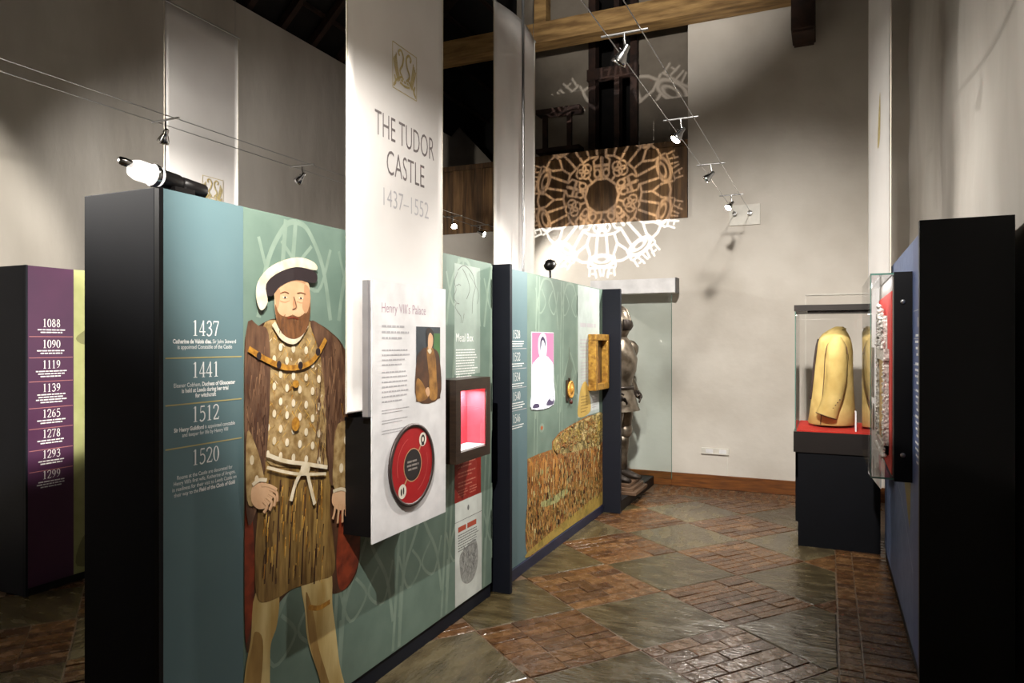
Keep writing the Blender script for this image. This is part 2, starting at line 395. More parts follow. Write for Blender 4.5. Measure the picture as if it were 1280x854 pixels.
# roof
RX = -2.45; EZ = 5.1; RZ = 8.3
ceil = MB()
def slope(mb, xa, za, xb, zb, t, y0, y1):
    mb.add([(xa, y0, za), (xb, y0, zb), (xb, y1, zb), (xa, y1, za), (xa, y0, za+t), (xb, y0, zb+t), (xb, y1, zb+t), (xa, y1, za+t)],
           [(3, 2, 1, 0), (4, 5, 6, 7), (0, 1, 5, 4), (1, 2, 6, 5), (2, 3, 7, 6), (3, 0, 4, 7)])
slope(ceil, XL-.3, EZ+.02, RX, RZ, .1, YF, 12); slope(ceil, RX, RZ, XR+.4, EZ+.3, .1, YF, 12)
ceil = ceil.build('ceiling', M['roof'], kind='structure')
k = (RZ-EZ)/(RX-XL+.3)
for n in range(21):
    y = YF+.4+n*.52
    mb = MB(); slope(mb, XL-.25, EZ-.12+.02, RX, RZ-.12, .115, y, y+.075); mb.build('rafter', M['rafter'], ceil)
    mb = MB(); slope(mb, RX, RZ-.12, XR+.35, EZ+.18, .115, y, y+.075); mb.build('rafter', M['rafter'], ceil)
for n in range(9):
    x = XL+.1+n*.34; z = EZ+.02+k*(x-XL+.3)
    box('batten', (x, x+.05, YF, 11.5, z-.035, z), M['rafter'], ceil)
box('trim_1', (XL, -.3, YB-.30, YB-.06, 5.078, 5.31), M['beam'], kind='structure', label='pale timber tie beam spanning the room under the dark roof')
mb = MB(); mb.box(-.335, -.115, YB-.42, YB, 4.68, 5.2, bev=.01); mb.box(-.32, -.13, YB-.40, YB, 4.66, 4.68)
mb.build('trim_2', M['rafter'], kind='structure', label='dark timber corbel block under the roof on the back wall')
mb = MB(); mb.box(-3.15, -3.0, YB-.25, YB-.1, 5.3, 6.6, M=None); mb.build('trim_3', M['beam'], kind='structure', label='timber post rising from the tie beam')
# gallery behind the opening
gal = box('wall_gallery', (XL-.2, GX1+.1, YB+.02, YB+.07, GZ0, GZ0+.06), M['rafter'], kind='structure')
x = XL+.1; kk = 0
while x < GX1-.01:
    w = min(random.uniform(.12, .17), GX1-.004-x)
    box('plank', (x+.002, x+w-.002, YB-.012+random.uniform(-.004, .004), YB+.03, GZ0-.0, GZ0+.80 + random.uniform(-.006, .004)), M['planks'][kk % 3], gal); x += w; kk += 1
box('rail', (XL, GX1-.002, YB-.03, YB+.06, GZ0+.80, GZ0+.86), M['planks'][1], gal)
box('gallery_floor', (XL-.2, GX1+.3, YB+.25, 11.2, GZ0-.1, GZ0), M['rafter'], gal)
mb = MB(); GR = 9.3
mb.box(-4.1, -2.94, GR, GR+.1, GZ0, 6.6); mb.box(-2.33, GX1+.5, GR, GR+.1, GZ0, 6.6)
mb.box(GX1+.02, GX1+.12, YB+.25, GR, GZ0, 6.6)
mb.build('gallery_wall', M['galwall'], gal)
mb = MB(); mb.add([(-7, 10.6, GZ0), (-4.4, 10.6, GZ0), (-4.75, 10.6, 4.2), (-7, 10.6, 6.6)], [(0, 1, 2, 3)]); mb.build('gallery_gable', M['galwall'], gal)
box('gallery_end', (-7.5, GX1+.5, 11.2, 11.3, GZ0, 8), M['roof'], gal)
for (xa, xb) in ((-2.98, -2.88), (-2.62, -2.55), (-2.40, -2.31)):
    box('door_post', (xa, xb, GR-.12, GR+.05, GZ0, 6.3), M['rafter'], gal)
box('door_head', (-3.0, -2.3, GR-.13, GR-.02, 5.15, 5.3), M['rafter'], gal)
rk = thing('timber_rack', 'dark timber rack standing in the gallery behind the plank front', 'rack', (-3.35, GR-.35, GZ0))
for xx in (-3.55, -3.2): box('upright', (xx, xx+.06, GR-.38, GR-.32, GZ0, 4.75), M['rafter'], rk)
for zz in (4.15, 4.68): box('shelf', (-3.62, -3.0, GR-.45, GR-.25, zz, zz+.06), M['rafter'], rk)
rel(rk)

# ------------------------------------------------------------------ print helpers
def tracery(mb, fc, u0, u1, z0, z1, pitch, ph=0, lean=0.0, w=.014, seed=1):
    R = random.Random(seed); u = u0+ph
    ins = lambda p: (min(max(p[0], u0+.004), u1-.004), min(max(p[1], z0+.004), z1-.004))
    def rb(pts, wd): ribbon(mb, fc, [ins(p) for p in pts], wd, .00008)
    while u < u1+pitch*.5:
        for du in (0, .055):
            rb([(u+du+lean*t, z0+(z1-z0)*t) for t in (0, .25, .5, .75, 1)], w)
        rb([(u+.03+lean*.1, z0), (u+.03+lean*.2, z0+.3)], .02)
        for zb in (z0+.15, z0+.95, z0+1.6):
            lu = u+.055; ru = u+pitch; mz = zb+.42
            rb([(lu, zb), (lu+.05, zb+.22), (lu+.14, zb+.36), ((lu+ru)/2, mz+.05)], w)
            rb([(ru, zb), (ru-.05, zb+.22), (ru-.14, zb+.36), ((lu+ru)/2, mz+.05)], w)
            rb([(lu, zb+.30), (lu+.08, zb+.12), (lu+.20, zb+.20), (lu+.12, zb+.30)], w*.7)
            rb([(ru, zb+.30), (ru-.08, zb+.12), (ru-.20, zb+.20), (ru-.12, zb+.30)], w*.7)
        u += pitch
def years(fc, entries, uc, half, names, num_h, rule_at, ink, rule_ink, parent):
    mb = MB(); rules = MB()
    for y_, z in entries: numerals(mb, fc, y_, uc, z-num_h/2, num_h)
    mb.build('year_numerals', ink, parent)
    for z in rule_at: rect(rules, fc, uc-half, uc+half, z-.0022, z+.0022, .0008)
    rules.build('rule_lines', rule_ink, parent)

# ------------------------------------------------------------------ display wall nearest the camera
A = -1.93; FA = Face('X', A, 1, 1)
pa = thing('display_wall', 'teal and green display wall nearest the camera, printed with a standing man in fur gown', 'display wall', (-2.11, 2.8, 0))
mb = MB(); mb.box(-2.285, A-.02, 1.573, 3.99, 0, 2.09, bev=.003); mb.build('carcass', M['navy'], pa, label='dark navy carcass')
TLE = 1.925
box('timeline_panel', (A-.02, A, 1.590, TLE, .085, 2.088), M['teal'], pa)
gpn = box('graphic_panel', (A-.02, A, TLE+.0005, 3.985, .085, 2.088), M['green'], pa)
box('plinth_strip', (A-.03, A-.008, 1.6, 3.985, 0, .083), M['navy'], pa)
box('edge_trim', (A-.02, A+.001, 1.573, 1.589, 0, 2.09), M['black'], pa)
ca = lambda x, y: uX(x, y, A)
uc = 1.757
years(FA, [('1437', 1.645), ('1441', 1.505), ('1512', 1.357), ('1520', 1.213)], uc, .16, None, .052, [1.546, 1.394, 1.253], M['white_ink'], M['gold_ink'], pa)
mb = MB()
def tl(lines, z, size, pitch):
    for n, runs in enumerate(lines):                # runs: ordinary and bold words on one centred line
        tmp = []; x = 0
        for body, bold in runs:
            t_ = MB(); fl_ = Face('X', 0, 1, 1); text(t_, fl_, body, 0, 0, size, 'LEFT', thin=.0007 if bold else .0001, sx=.80)
            tmp.append((x, t_)); x += max(p[1] for p in t_.v)+size*.22
        x -= size*.22
        for xo, t_ in tmp: mb.add([FA(uc-x/2+xo+p[1], z-n*pitch+p[2], .001) for p in t_.v], t_.f)
tl([[('Catherine de Valois dies.', 1), ('Sir John Steward', 0)], [('is appointed Constable of the Castle', 0)]], 1.594, .0195, .0185)
tl([[('Eleanor Cobham,', 0), ('Duchess of Gloucester', 1)], [('is held at Leeds during her trial', 1)], [('for witchcraft', 1)]], 1.450, .0195, .0185)
tl([[('Sir Henry Guildford', 1), ('is appointed constable', 0)], [('and keeper for life by Henry VIII', 0)]], 1.305, .0185, .0185)
tl([[('Rooms at the Castle are decorated for', 0)], [("Henry VIII's first wife, Katherine of Aragon,", 0)], [('in readiness for their visit to Leeds Castle on', 0)], [('their way to the', 0), ('Field of the Cloth of Gold', 1)]], 1.150, .0185, .0185)
mb.build('timeline_text', M['white_ink'], pa)
mb = MB(); tracery(mb, FA, TLE, 3.985, .09, 2.08, .47, .02, .2, .022, 2); mb.build('tracery_print', M['green_lt'], gpn)
# printed standing figure: a plain, generic gowned man
FM = [mat('fig_gown', (84, 54, 36), .5, col2=(50, 30, 20), scale=9, stretch=(1, 2, .5)),
      mat('fig_fur', (112, 82, 60), .5, col2=(74, 50, 38), scale=16, stretch=(1, 2, .5)),
      mat('fig_tunic', (176, 150, 104), .5, col2=(130, 102, 60), scale=30),
      mat('fig_skirt', (150, 120, 66), .5, col2=(96, 70, 34), scale=14, stretch=(1, 3, .4)),
      mat('fig_skin', (216, 176, 138), .5, col2=(202, 158, 120), scale=10),
      mat('fig_hair', (128, 84, 50), .5, col2=(96, 62, 36), scale=30, stretch=(1, 2, .5)),
      mat('fig_white', (226, 214, 190), .5, col2=(204, 188, 156), scale=20),
      mat('fig_hat', (44, 34, 36), .5), mat('fig_gold', (196, 142, 52), .5, col2=(140, 92, 30), scale=40),
      mat('fig_stocking', (216, 196, 138), .5, col2=(176, 146, 84), scale=5, stretch=(1, 2, .5)),
      mat('fig_red', (142, 58, 30), .5, col2=(96, 36, 20), scale=20), mat('fig_line', (92, 60, 44), .5),
      mat('fig_skin_shade', (190, 146, 108), .5, col2=(178, 132, 96), scale=10), mat('fig_gold_light', (216, 176, 96), .5, col2=(186, 146, 70), scale=30), mat('fig_fur_light', (142, 108, 80), .5, col2=(112, 80, 58), scale=20), mat('fig_stocking_shade', (168, 134, 76), .5, col2=(130, 98, 50), scale=8, stretch=(1, 2, .5))]
fg = MB(); lv = [.0010]
def fb(pts, mi, sm=4, up=True):
    if up: lv[0] += .00012
    blob(fg, FA, [(max(q[0], TLE+.002), q[1]) for q in (ca(*p) for p in pts)], lv[0], mi, sm)
def fr(pts, w, mi):
    lv[0] += .00012; ribbon(fg, FA, [(max(q[0], TLE+w/2+.001), q[1]) for q in (ca(*p) for p in pts)], w, lv[0], mi)
def fo(x, y, rx, ry, mi, rot=0):
    a = ca(x, y); b = ca(x+rx, y); c = ca(x, y-ry); oval(fg, FA, a[0], a[1], b[0]-a[0], c[1]-a[1], lv[0], mi, 14, rot)
fb([(305, 870), (322, 905), (338, 905), (345, 893), (328, 870)], 6); fb([(404, 862), (410, 885), (436, 900), (448, 890), (430, 860)], 6)
fb([(305, 600), (305, 440), (309, 420), (322, 408), (345, 398), (385, 400), (412, 414), (432, 440), (442, 500), (447, 560), (450, 640), (449, 700), (438, 730), (420, 742), (404, 738), (380, 726), (350, 752), (330, 790), (318, 806), (306, 800)], 0)
fb([(424, 560), (446, 575), (450, 640), (448, 700), (436, 730), (424, 736), (420, 700), (424, 640)], 10)
fb([(306, 640), (314, 640), (318, 700), (316, 760), (311, 795), (306, 790)], 10)
fb([(319, 742), (347, 738), (346, 780), (338, 806), (337, 840), (334, 885), (305, 890), (306, 840), (313, 800)], 9)
fb([(378, 724), (412, 714), (415, 755), (420, 795), (424, 830), (432, 872), (408, 880), (398, 845), (384, 800), (381, 765)], 9)
fb([(318, 790), (328, 800), (326, 850), (318, 885), (307, 885), (308, 840), (314, 810)], 15); fb([(382, 740), (392, 770), (398, 810), (410, 850), (416, 876), (408, 879), (398, 845), (386, 800)], 15)
fr([(385, 759), (398, 760), (412, 752)], .02, 8)
fb([(330, 570), (406, 582), (412, 640), (418, 712), (396, 726), (366, 736), (345, 748), (322, 750), (318, 700), (322, 640)], 3)
strokes_later = [(336, 0), (350, 0), (366, 0), (382, 0), (398, 0)]
for x, _m in strokes_later: fr([(x, 600), (x-3, 660), (x-6, 730)], .008, 0)
RS = random.Random(9)
for _ in range(150):
    x = RS.uniform(328, 404); y = RS.uniform(600, 712); lv[0] += .000002; a = ca(x, y); b = ca(x-1.2, y+RS.uniform(8, 22)); ribbon(fg, FA, [a, b], (.006, .003), lv[0], RS.choice([3, 13, 8, 0]), 0)
fb([(326, 412), (350, 400), (386, 402), (404, 440), (408, 500), (406, 560), (406, 584), (368, 584), (330, 574), (326, 500)], 2)
R = random.Random(5); lv[0] += .00012
def strokes(n, x0, x1, y0, y1, ln, w, mis, wob=2, slant=0):
    for _ in range(n):                              # brushwork
        x = R.uniform(x0, x1); y = R.uniform(y0, y1); l = R.uniform(.5, 1)*ln; lv[0] += .000002
        a = ca(max(x, 305), y); b = ca(max(x+slant*l+R.uniform(-wob, wob), 305), y+l)
        ribbon(fg, FA, [a, b], (w*R.uniform(.6, 1.2), w*.4), lv[0], R.choice(mis), 0)
strokes(170, 329, 402, 414, 560, 9, .004, [8, 13, 13, 3, 2], 6)
strokes(60, 330, 402, 414, 560, 5, .006, [13, 6, 2], 4)
for r in range(9):
    for c in range(5):
        x = 333+c*16+(8 if r % 2 else 0); y = 432+r*17+c*2
        if x < 402: fo(x, y, 2.3, 5, 6)
fb([(305, 420), (322, 408), (334, 418), (336, 480), (332, 560), (326, 600), (318, 640), (306, 640)], 1)
fb([(386, 402), (408, 414), (426, 436), (430, 500), (428, 560), (420, 600), (410, 600), (406, 520), (400, 450)], 1)
strokes(120, 306, 330, 425, 620, 26, .005, [0, 0, 14, 1], 3); strokes(120, 392, 424, 425, 585, 26, .005, [0, 0, 14, 1], 3)
strokes(70, 424, 445, 470, 600, 24, .005, [0, 10, 8], 4)
fb([(306, 540), (318, 560), (326, 590), (330, 616), (318, 630), (306, 624)], 2)
fb([(420, 530), (444, 532), (448, 575), (440, 615), (416, 612), (414, 575)], 2); lv[0] += .00012
for x, y in ((312, 575), (318, 600), (430, 550), (440, 575), (424, 585)): fo(x, y, 2.5, 6, 6)
fb([(316, 604), (328, 603), (336, 610), (338, 622), (330, 634), (320, 636), (312, 628), (311, 614)], 4)      # hands
for x0_, y0_, x1_, y1_, x2_, y2_ in ((334, 611, 343, 616, 344, 627), (333, 616, 341, 622, 340, 633), (330, 621, 337, 628, 334, 638), (326, 626, 331, 633, 327, 641)):
    fr([(x0_, y0_), (x1_, y1_), (x2_, y2_)], .013, 12); fr([(x0_, y0_), (x1_-.6, y1_-.8), (x2_-.8, y2_-.6)], .0095, 4)
fr([(324, 606), (334, 607), (343, 612)], .012, 4)
fb([(415, 614), (431, 615), (434, 626), (429, 636), (419, 637), (412, 628)], 4)
for x0_, x1_, y1_ in ((416, 413, 649), (421, 419, 654), (426, 425, 653), (430, 431, 648)):
    fr([(x0_, 630), (x0_-1, 640), (x1_, y1_)], .014, 12); fr([(x0_, 630), (x0_-.6, 640), (x1_-.4, y1_-1)], .0105, 4)
fr([(432, 620), (437, 632), (435, 642)], .011, 4)
fr([(312, 606), (320, 600), (330, 600)], .014, 6); fr([(413, 614), (424, 611), (435, 616)], .014, 6)
fr([(330, 568), (352, 576), (380, 580), (406, 584)], .016, 6); fr([(330, 584), (366, 592), (404, 592)], .012, 6)
fr([(376, 584), (366, 604), (360, 626)], .018, 6); fr([(380, 586), (384, 606), (390, 630)], .018, 6)
lv[0] += .00012; fo(378, 586, 6, 8, 6)
fr([(307, 436), (330, 450), (358, 460), (386, 452), (404, 424)], .022, 8); lv[0] += .00012
for x, y in ((320, 445), (345, 456), (372, 457), (394, 440)): fo(x, y, 3, 5, 7)
fo(366, 530, 5, 9, 8); fo(366, 480, 4, 5, 8)
fr([(338, 404), (350, 422), (366, 426), (380, 406)], .022, 6)
fb([(339, 370), (340, 352), (360, 344), (380, 350), (384, 374), (382, 398), (374, 414), (360, 420), (348, 414), (341, 396)], 4)
fb([(340, 380), (345, 392), (354, 396), (362, 394), (370, 396), (378, 390), (384, 376), (383, 400), (377, 416), (364, 424), (350, 418), (342, 400)], 5)
fb([(377, 356), (383, 362), (384, 378), (379, 392), (374, 384), (376, 370)], 12); fb([(364, 372), (368, 384), (364, 388), (362, 380)], 12); fb([(340, 366), (346, 362), (345, 380), (342, 386)], 12)
fr([(346, 376), (352, 378), (358, 376)], .004, 12); fr([(367, 377), (373, 379), (378, 377)], .004, 12); fr([(345, 352), (360, 349), (378, 354)], .008, 12)
strokes(60, 345, 380, 392, 412, 9, .003, [5, 11, 1], 2)
lv[0] += .00012
fo(352, 372, 3, 1.3, 6); fo(372, 373, 3, 1.3, 6); lv[0] += .00012; fo(352, 372, 1.2, 1.4, 7); fo(372, 373, 1.2, 1.4, 7)
fr([(346, 367), (352, 365), (357, 367)], .0035, 5); fr([(367, 367), (372, 366), (378, 368)], .0035, 5)
fr([(363, 371), (366, 384), (361, 387)], .003, 11); fr([(355, 398), (362, 397), (369, 399)], .005, 10)
fb([(326, 356), (346, 340), (372, 334), (391, 342), (389, 354), (366, 350), (346, 358), (336, 370), (327, 368)], 7)
fb([(316, 374), (318, 352), (336, 332), (366, 322), (388, 328), (391, 338), (366, 334), (342, 342), (328, 356), (330, 378), (322, 388)], 6)
fg.build('figure_print', FM, gpn, label='printed standing man in brown gown, tan tunic and pale stockings')
# sketch, texts and small sheets printed on the same wall
mb = MB(); sk = lambda pts, w=.004: ribbon(mb, FA, [ca(*p) for p in pts], w, .001)
rect(mb, FA, ca(568, 330)[0], ca(600, 330)[0], 1.41, 2.045, .0007, 1)
sk([(572, 340), (568, 352), (570, 362), (567, 372), (570, 378), (569, 384), (572, 390), (576, 396), (576, 404)]); sk([(572, 338), (580, 332), (590, 342), (594, 358), (591, 372), (590, 392)], .005)
sk([(578, 336), (584, 348), (587, 362), (583, 374)], .005); sk([(570, 357), (573, 356)]); sk([(573, 355), (576, 357)]); sk([(571, 379), (574, 380)]); sk([(586, 342), (598, 366), (596, 380)], .003); sk([(580, 392), (578, 404)])
mb.build('sketch_print', [mat('pencil_ink', (92, 96, 92), .6), mat('pale_sage_print', (146, 162, 152), .5)], gpn, label='pencil style profile head sketch')
mb = MB(); text(mb, FA, 'Metal Box', 3.52, 1.60, .068, 'LEFT', width=.21); dashes(mb, FA, 3.52, 3.79, 1.555, 11, .0155, .0065, seed=4); mb.build('panel_text', M['white_ink'], gpn)
sh = MB(); u0, u1 = 3.505, 3.835
rect(sh, FA, u0, u1, .68, .945, .001, 0); rect(sh, FA, u0+.005, 3.846, .088, .68, .001, 1); rect(sh, FA, u0, u1+.01, .566, .569, .0014, 3)
for kz in range(3): dashes(sh, FA, u0+.04, u1-.05, .90-kz*.055, 2, .02, .008, o=.0014, mi=5, seed=10+kz)
dashes(sh, FA, u0+.04, u1-.16, .745, 3, .016, .006, o=.0014, mi=5, seed=30); dashes(sh, FA, u0+.18, u1-.03, .745, 3, .016, .006, o=.0014, mi=5, seed=31)
oval(sh, FA, 3.67, .625, .012, .016, .0014, 3)
dashes(sh, FA, u0+.04, u1-.02, .535, 1, .03, .03, o=.0014, mi=4, seed=12, last=1); dashes(sh, FA, u0+.04, u1-.02, .49, 7, .015, .006, o=.0014, mi=3, seed=13)
blob(sh, FA, [(3.57, .37), (3.65, .40), (3.75, .42), (3.79, .36), (3.79, .26), (3.74, .19), (3.66, .18), (3.59, .22), (3.565, .3)], .0013, 6)
R = random.Random(8)
for q in range(60):
    a = R.uniform(3.59, 3.77); b = R.uniform(.21, .39); ribbon(sh, FA, [(a, b), (a+R.uniform(-.02, .02), b+R.uniform(.01, .04))], .005, .0016, 3, 0)
sh.build('sheet_print', [mat('sheet_red', (160, 44, 34), .5), mat('sheet_white', (206, 212, 206), .5), 0 or M['white_ink'], mat('sheet_ink', (112, 114, 112), .6), mat('sheet_rust', (172, 74, 50), .6), mat('sheet_pink', (206, 120, 100), .6), mat('sheet_grey', (160, 162, 158), .5, col2=(130, 132, 128), scale=60)], gpn, label='red and white printed sheet with a grey map')
rel(pa)

# ------------------------------------------------------------------ second display wall
FB = Face('X', A, 1, 1)
pb = thing('display_wall', 'second display wall with dark end posts, printed with a golden crowd scene', 'display wall', (-2.1, 5.2, 0))
box('carcass', (-2.28, A-.02, 4.08, 6.36, 0, 2.085), M['navy'], pb)
box('end_post', (-2.29, -1.834, 4.055, 4.09, 0, 2.092), M['navy'], pb, .002)
box('end_post', (-2.29, -1.758, 6.372, 6.41, 0, 2.09), M['navy'], pb, .002)
tb = uX(659, 400, A)[0]
box('timeline_panel', (A-.02, A, 4.092, tb, .075, 2.086), M['teal'], pb)
gpb = box('graphic_panel', (A-.02, A, tb+.0005, 6.37, .075, 2.086), M['green'], pb)
box('plinth_strip', (A-.03, A+.012, 4.092, 6.37, 0, .073), mat('navy_strip', (34, 38, 62), .5), pb)
cb = lambda x, y: uX(x, y, A)
ucb = uX(646, 420, A)[0]-.005
zz = [cb(646, y)[1] for y in (418, 446, 471, 495, 523)]
years(FB, list(zip(['1528', '1532', '1534', '1540', '1546'], zz)), ucb, .17, None, .055, [cb(646, y)[1] for y in (436, 461, 485, 513)], M['white_ink'], M['pale_ink'], pb)
mb = MB()
for n, z in enumerate(zz): dashes(mb, FB, ucb-.14, ucb+.14, z-.045, 3 if n in (0, 3) else 2, .016, .0065, 'CENTER', seed=40+n)
mb.build('timeline_text', M['white_ink'], pb)
mb = MB(); tracery(mb, FB, tb, 5.64, .09, 2.08, .52, .10, .08, .020, 6)
mb.build('tracery_print', M['green_lt'], gpb)
# crowd scene: generic colours of a busy field, no copy of any picture
def crowd_mat(name, cols, sc, stretch):
    m = bpy.data.materials.new(name); m.use_nodes = True; N = m.node_tree.nodes; L = m.node_tree.links; b = N['Principled BSDF']; b.inputs['Roughness'].default_value = .5
    tc = N.new('ShaderNodeTexCoord'); mp = N.new('ShaderNodeMapping'); mp.inputs['Scale'].default_value = stretch
    nz = N.new('ShaderNodeTexNoise'); nz.inputs['Scale'].default_value = sc; nz.inputs['Detail'].default_value = 6; nz.inputs['Roughness'].default_value = .65; nz.inputs['Distortion'].default_value = .8
    cr = N.new('ShaderNodeValToRGB'); cr.color_ramp.interpolation = 'LINEAR'
    E_ = cr.color_ramp.elements
    for q in range(len(cols)-2): E_.new(.5)
    for q, c in enumerate(cols): E_[q].position = .3+.4*q/(len(cols)-1); E_[q].color = (*lin(c), 1)
    L.new(tc.outputs['Object'], mp.inputs[0]); L.new(mp.outputs[0], nz.inputs['Vector']); L.new(nz.outputs['Fac'], cr.inputs[0]); L.new(cr.outputs[0], b.inputs['Base Color'])
    return m
CM = [crowd_mat('crowd_a', [(44, 26, 14), (206, 164, 86), (96, 50, 22), (176, 116, 54), (48, 36, 18), (224, 194, 124), (92, 84, 42)], 13, (1, 2.2, .8)),
      crowd_mat('crowd_b', [(98, 90, 48), (190, 170, 110), (74, 66, 36), (176, 150, 84), (216, 196, 140), (110, 96, 54)], 8, (1, 1, 1.6)),
      crowd_mat('crowd_c', [(44, 24, 14), (162, 84, 36), (46, 40, 18), (140, 112, 52), (206, 150, 84), (74, 32, 18), (206, 190, 126)], 24, (1, 2, .7)),
      crowd_mat('crowd_d', [(126, 110, 50), (176, 150, 74), (150, 128, 60)], 8, (1, 1, 1)),
      mat('tent_gold', (196, 140, 66), .5, col2=(140, 84, 36), scale=12, stretch=(1, 6, .5)), mat('pale_bank', (176, 176, 120), .5, col2=(126, 128, 80), scale=20), mat('fleck_pale', (214, 196, 140), .5), mat('fleck_dark', (52, 30, 18), .5)]
mb = MB(); E6 = 6.368
pts = [cb(659, 574), cb(672, 568), cb(690, 562), cb(690, 552), cb(700, 540), cb(716, 530), cb(735, 520), cb(757, 515)]
ub = [(max(min(p[0], E6), tb+.002), p[1]) for p in pts]; ub[0] = (tb+.002, ub[0][1]); ub[-1] = (E6, ub[-1][1])
mb.poly([FB(*p, .0010) for p in ub+[(E6, .08), (tb+.002, .08)]], 0)
def q(pts, mi, o, sm=4): blob(mb, FB, [(max(min(a, E6), tb+.003), max(b, .08)) for a, b in (cb(*p) for p in pts)], o, mi, sm)
q([(692, 552), (704, 540), (720, 530), (740, 520), (757, 516), (757, 550), (735, 560), (712, 566), (694, 566)], 1, .0013)
q([(660, 625), (680, 620), (704, 608), (725, 600), (757, 590), (757, 628), (720, 655), (690, 680), (660, 704)], 2, .0014)
q([(660, 690), (690, 664), (720, 640), (757, 612), (757, 629), (720, 660), (690, 684), (660, 707)], 3, .0016)
R_c = random.Random(2)
for (x, w, yt, yb) in ((664, 7, 576, 622), (680, 8, 572, 616), (694, 7, 568, 612), (705, 7, 572, 608), (724, 6, 568, 600), (740, 6, 560, 596)):
    q([(x-w/2, yb), (x-w/2, yt+6), (x, yt), (x+w/2, yt+6), (x+w/2, yb)], 4, .0015, 0)
    for dx_ in (-2, 0, 2): ribbon(mb, FB, [cb(x+dx_*w/7, yt+6), cb(x+dx_*w/7, yb)], .008, .0017, R_c.choice([7, 2, 6]), 0)
q([(676, 628), (690, 622), (705, 612), (710, 615), (700, 626), (686, 632), (678, 634)], 5, .0018)
R = random.Random(12)
for n in range(560):                               # flecks of tiny printed figures
    a = R.uniform(tb+.02, E6-.04); t_ = (a-tb)/(E6-tb); zlo = .10; b = R.uniform(.14, .62+.05*t_)
    h_ = R.uniform(.016, .05); ribbon(mb, FB, [(a, b), (a+R.uniform(-.004, .004), b+h_)], R.uniform(.006, .016), .0020+n*.000001, R.choice([6, 7, 2, 4, 5, 7]), 0)
for n in range(70):
    a = R.uniform(5.1, E6-.03); b = R.uniform(.72, .86+.05*(a-5)/1.4); s_ = R.uniform(.02, .06)
    ring(mb, FB, a, b, s_, s_*.8, s_*.72, s_*.55, .0021+n*.000004, R.choice([0, 1, 1, 3, 2]), 12)
mb.build('crowd_print', CM, gpb, label='printed golden brown crowd scene')
mb = MB(); ur = cb(750, 400)[0]
rect(mb, FB, 5.66, 6.27, .95, 2.08, .0007, 0)
dashes(mb, FB, 5.72, 6.18, 1.76, 1, .05, .035, mi=1, seed=2, last=1); dashes(mb, FB, 5.72, 5.96, 1.62, 6, .03, .012, mi=1, seed=3); dashes(mb, FB, 5.74, 5.96, 1.42, 12, .026, .009, mi=1, seed=5)
blob(mb, FB, [(5.67, .96), (5.69, 1.12), (5.76, 1.22), (5.87, 1.25), (5.96, 1.16), (6.0, .98)], .0011, 2); dashes(mb, FB, 5.73, 5.94, 1.13, 6, .026, .009, o=.0015, mi=3, seed=9)
rect(mb, FB, 6.02, 6.25, .98, 1.12, .0011, 4); dashes(mb, FB, 6.05, 6.22, 1.10, 5, .022, .008, o=.0015, mi=1, seed=11)
mb.build('column_print', [mat('pale_grey_print', (178, 190, 186), .5), M['pale_ink'], mat('yellow_print', (204, 172, 90), .5), mat('tan_ink', (160, 130, 66), .6), mat('label_print', (206, 212, 210), .5)], gpb, label='pale grey printed text column with yellow tab')
mb = MB(); blob(mb, FB, [(5.38, 1.19), (5.37, 1.36), (5.42, 1.46), (5.44, 1.56), (5.47, 1.46), (5.53, 1.40), (5.49, 1.33), (5.50, 1.20)], .0012); mb.build('shadow_figure_print', mat('sage_dark_print', (90, 108, 96), .5), gpb, label='dark green printed silhouette')
oval_m = MB(); fc = cb(677, 535); oval(oval_m, FB, fc[0], fc[1], .05, .035, .0012); oval(oval_m, FB, fc[0], fc[1], .022, .016, .0016, 1); oval_m.build('rosette_print', [M['green_lt'], mat('rust_print', (176, 96, 48), .5)], gpb)
rel(pb)

# ------------------------------------------------------------------ purple and blue display walls
PC = -4.575; FC = Face('X', PC, 1, 1)
pc = thing('display_wall', 'purple display wall with white year numerals behind the teal one', 'display wall', (-4.77, 3.9, 0))
box('carcass', (-5.05, PC-.02, 2.769, 5.2, 0, 2.08), M['navy'], pc, .003)
box('timeline_panel', (PC-.02, PC, 2.783, 3.076, .05, 2.078), M['purple'], pc)
pcg = box('graphic_panel', (PC-.02, PC, 3.0765, 5.19, .05, 2.078), M['olive'], pc)
box('edge_trim', (PC-.02, PC+.001, 2.769, 2.782, 0, 2.08), M['navy'], pc)
box('plinth_strip', (PC-.03, PC-.004, 2.79, 5.19, 0, .048), M['black'], pc)
cc = lambda y: uX(64, y, PC)[1]
ys = [404, 430, 455.5, 484.5, 516.5, 541.5, 567, 592.5]
years(FC, list(zip(['1088', '1090', '1119', '1139', '1265', '1278', '1293', '1299'], [cc(v) for v in ys])), 2.93, .14, None, .052, [cc(v) for v in (421, 447, 476.5, 509, 534.5, 561, 587)], M['white_ink'], mat('rose_ink', (170, 110, 110), .6), pc)
mb = MB()
for n, v in enumerate(ys): dashes(mb, FC, 2.83, 3.03, cc(v)-.04, (2, 2, 3, 4, 2, 2, 2, 3)[n], .0165, .0075, 'CENTER', seed=60+n)
mb.build('timeline_text', M['white_ink'], pc)
mb = MB(); blob(mb, FC, [(3.09, 1.62), (3.2, 1.72), (3.3, 1.9), (3.5, 1.95), (3.4, 1.7), (3.2, 1.58)], .0008); blob(mb, FC, [(3.1, .1), (3.12, .25), (3.2, .33), (3.3, .3), (3.3, .1)], .0008); mb.build('leaf_print', mat('olive_dark_print', (122, 122, 78), .5), pcg)
rel(pc)

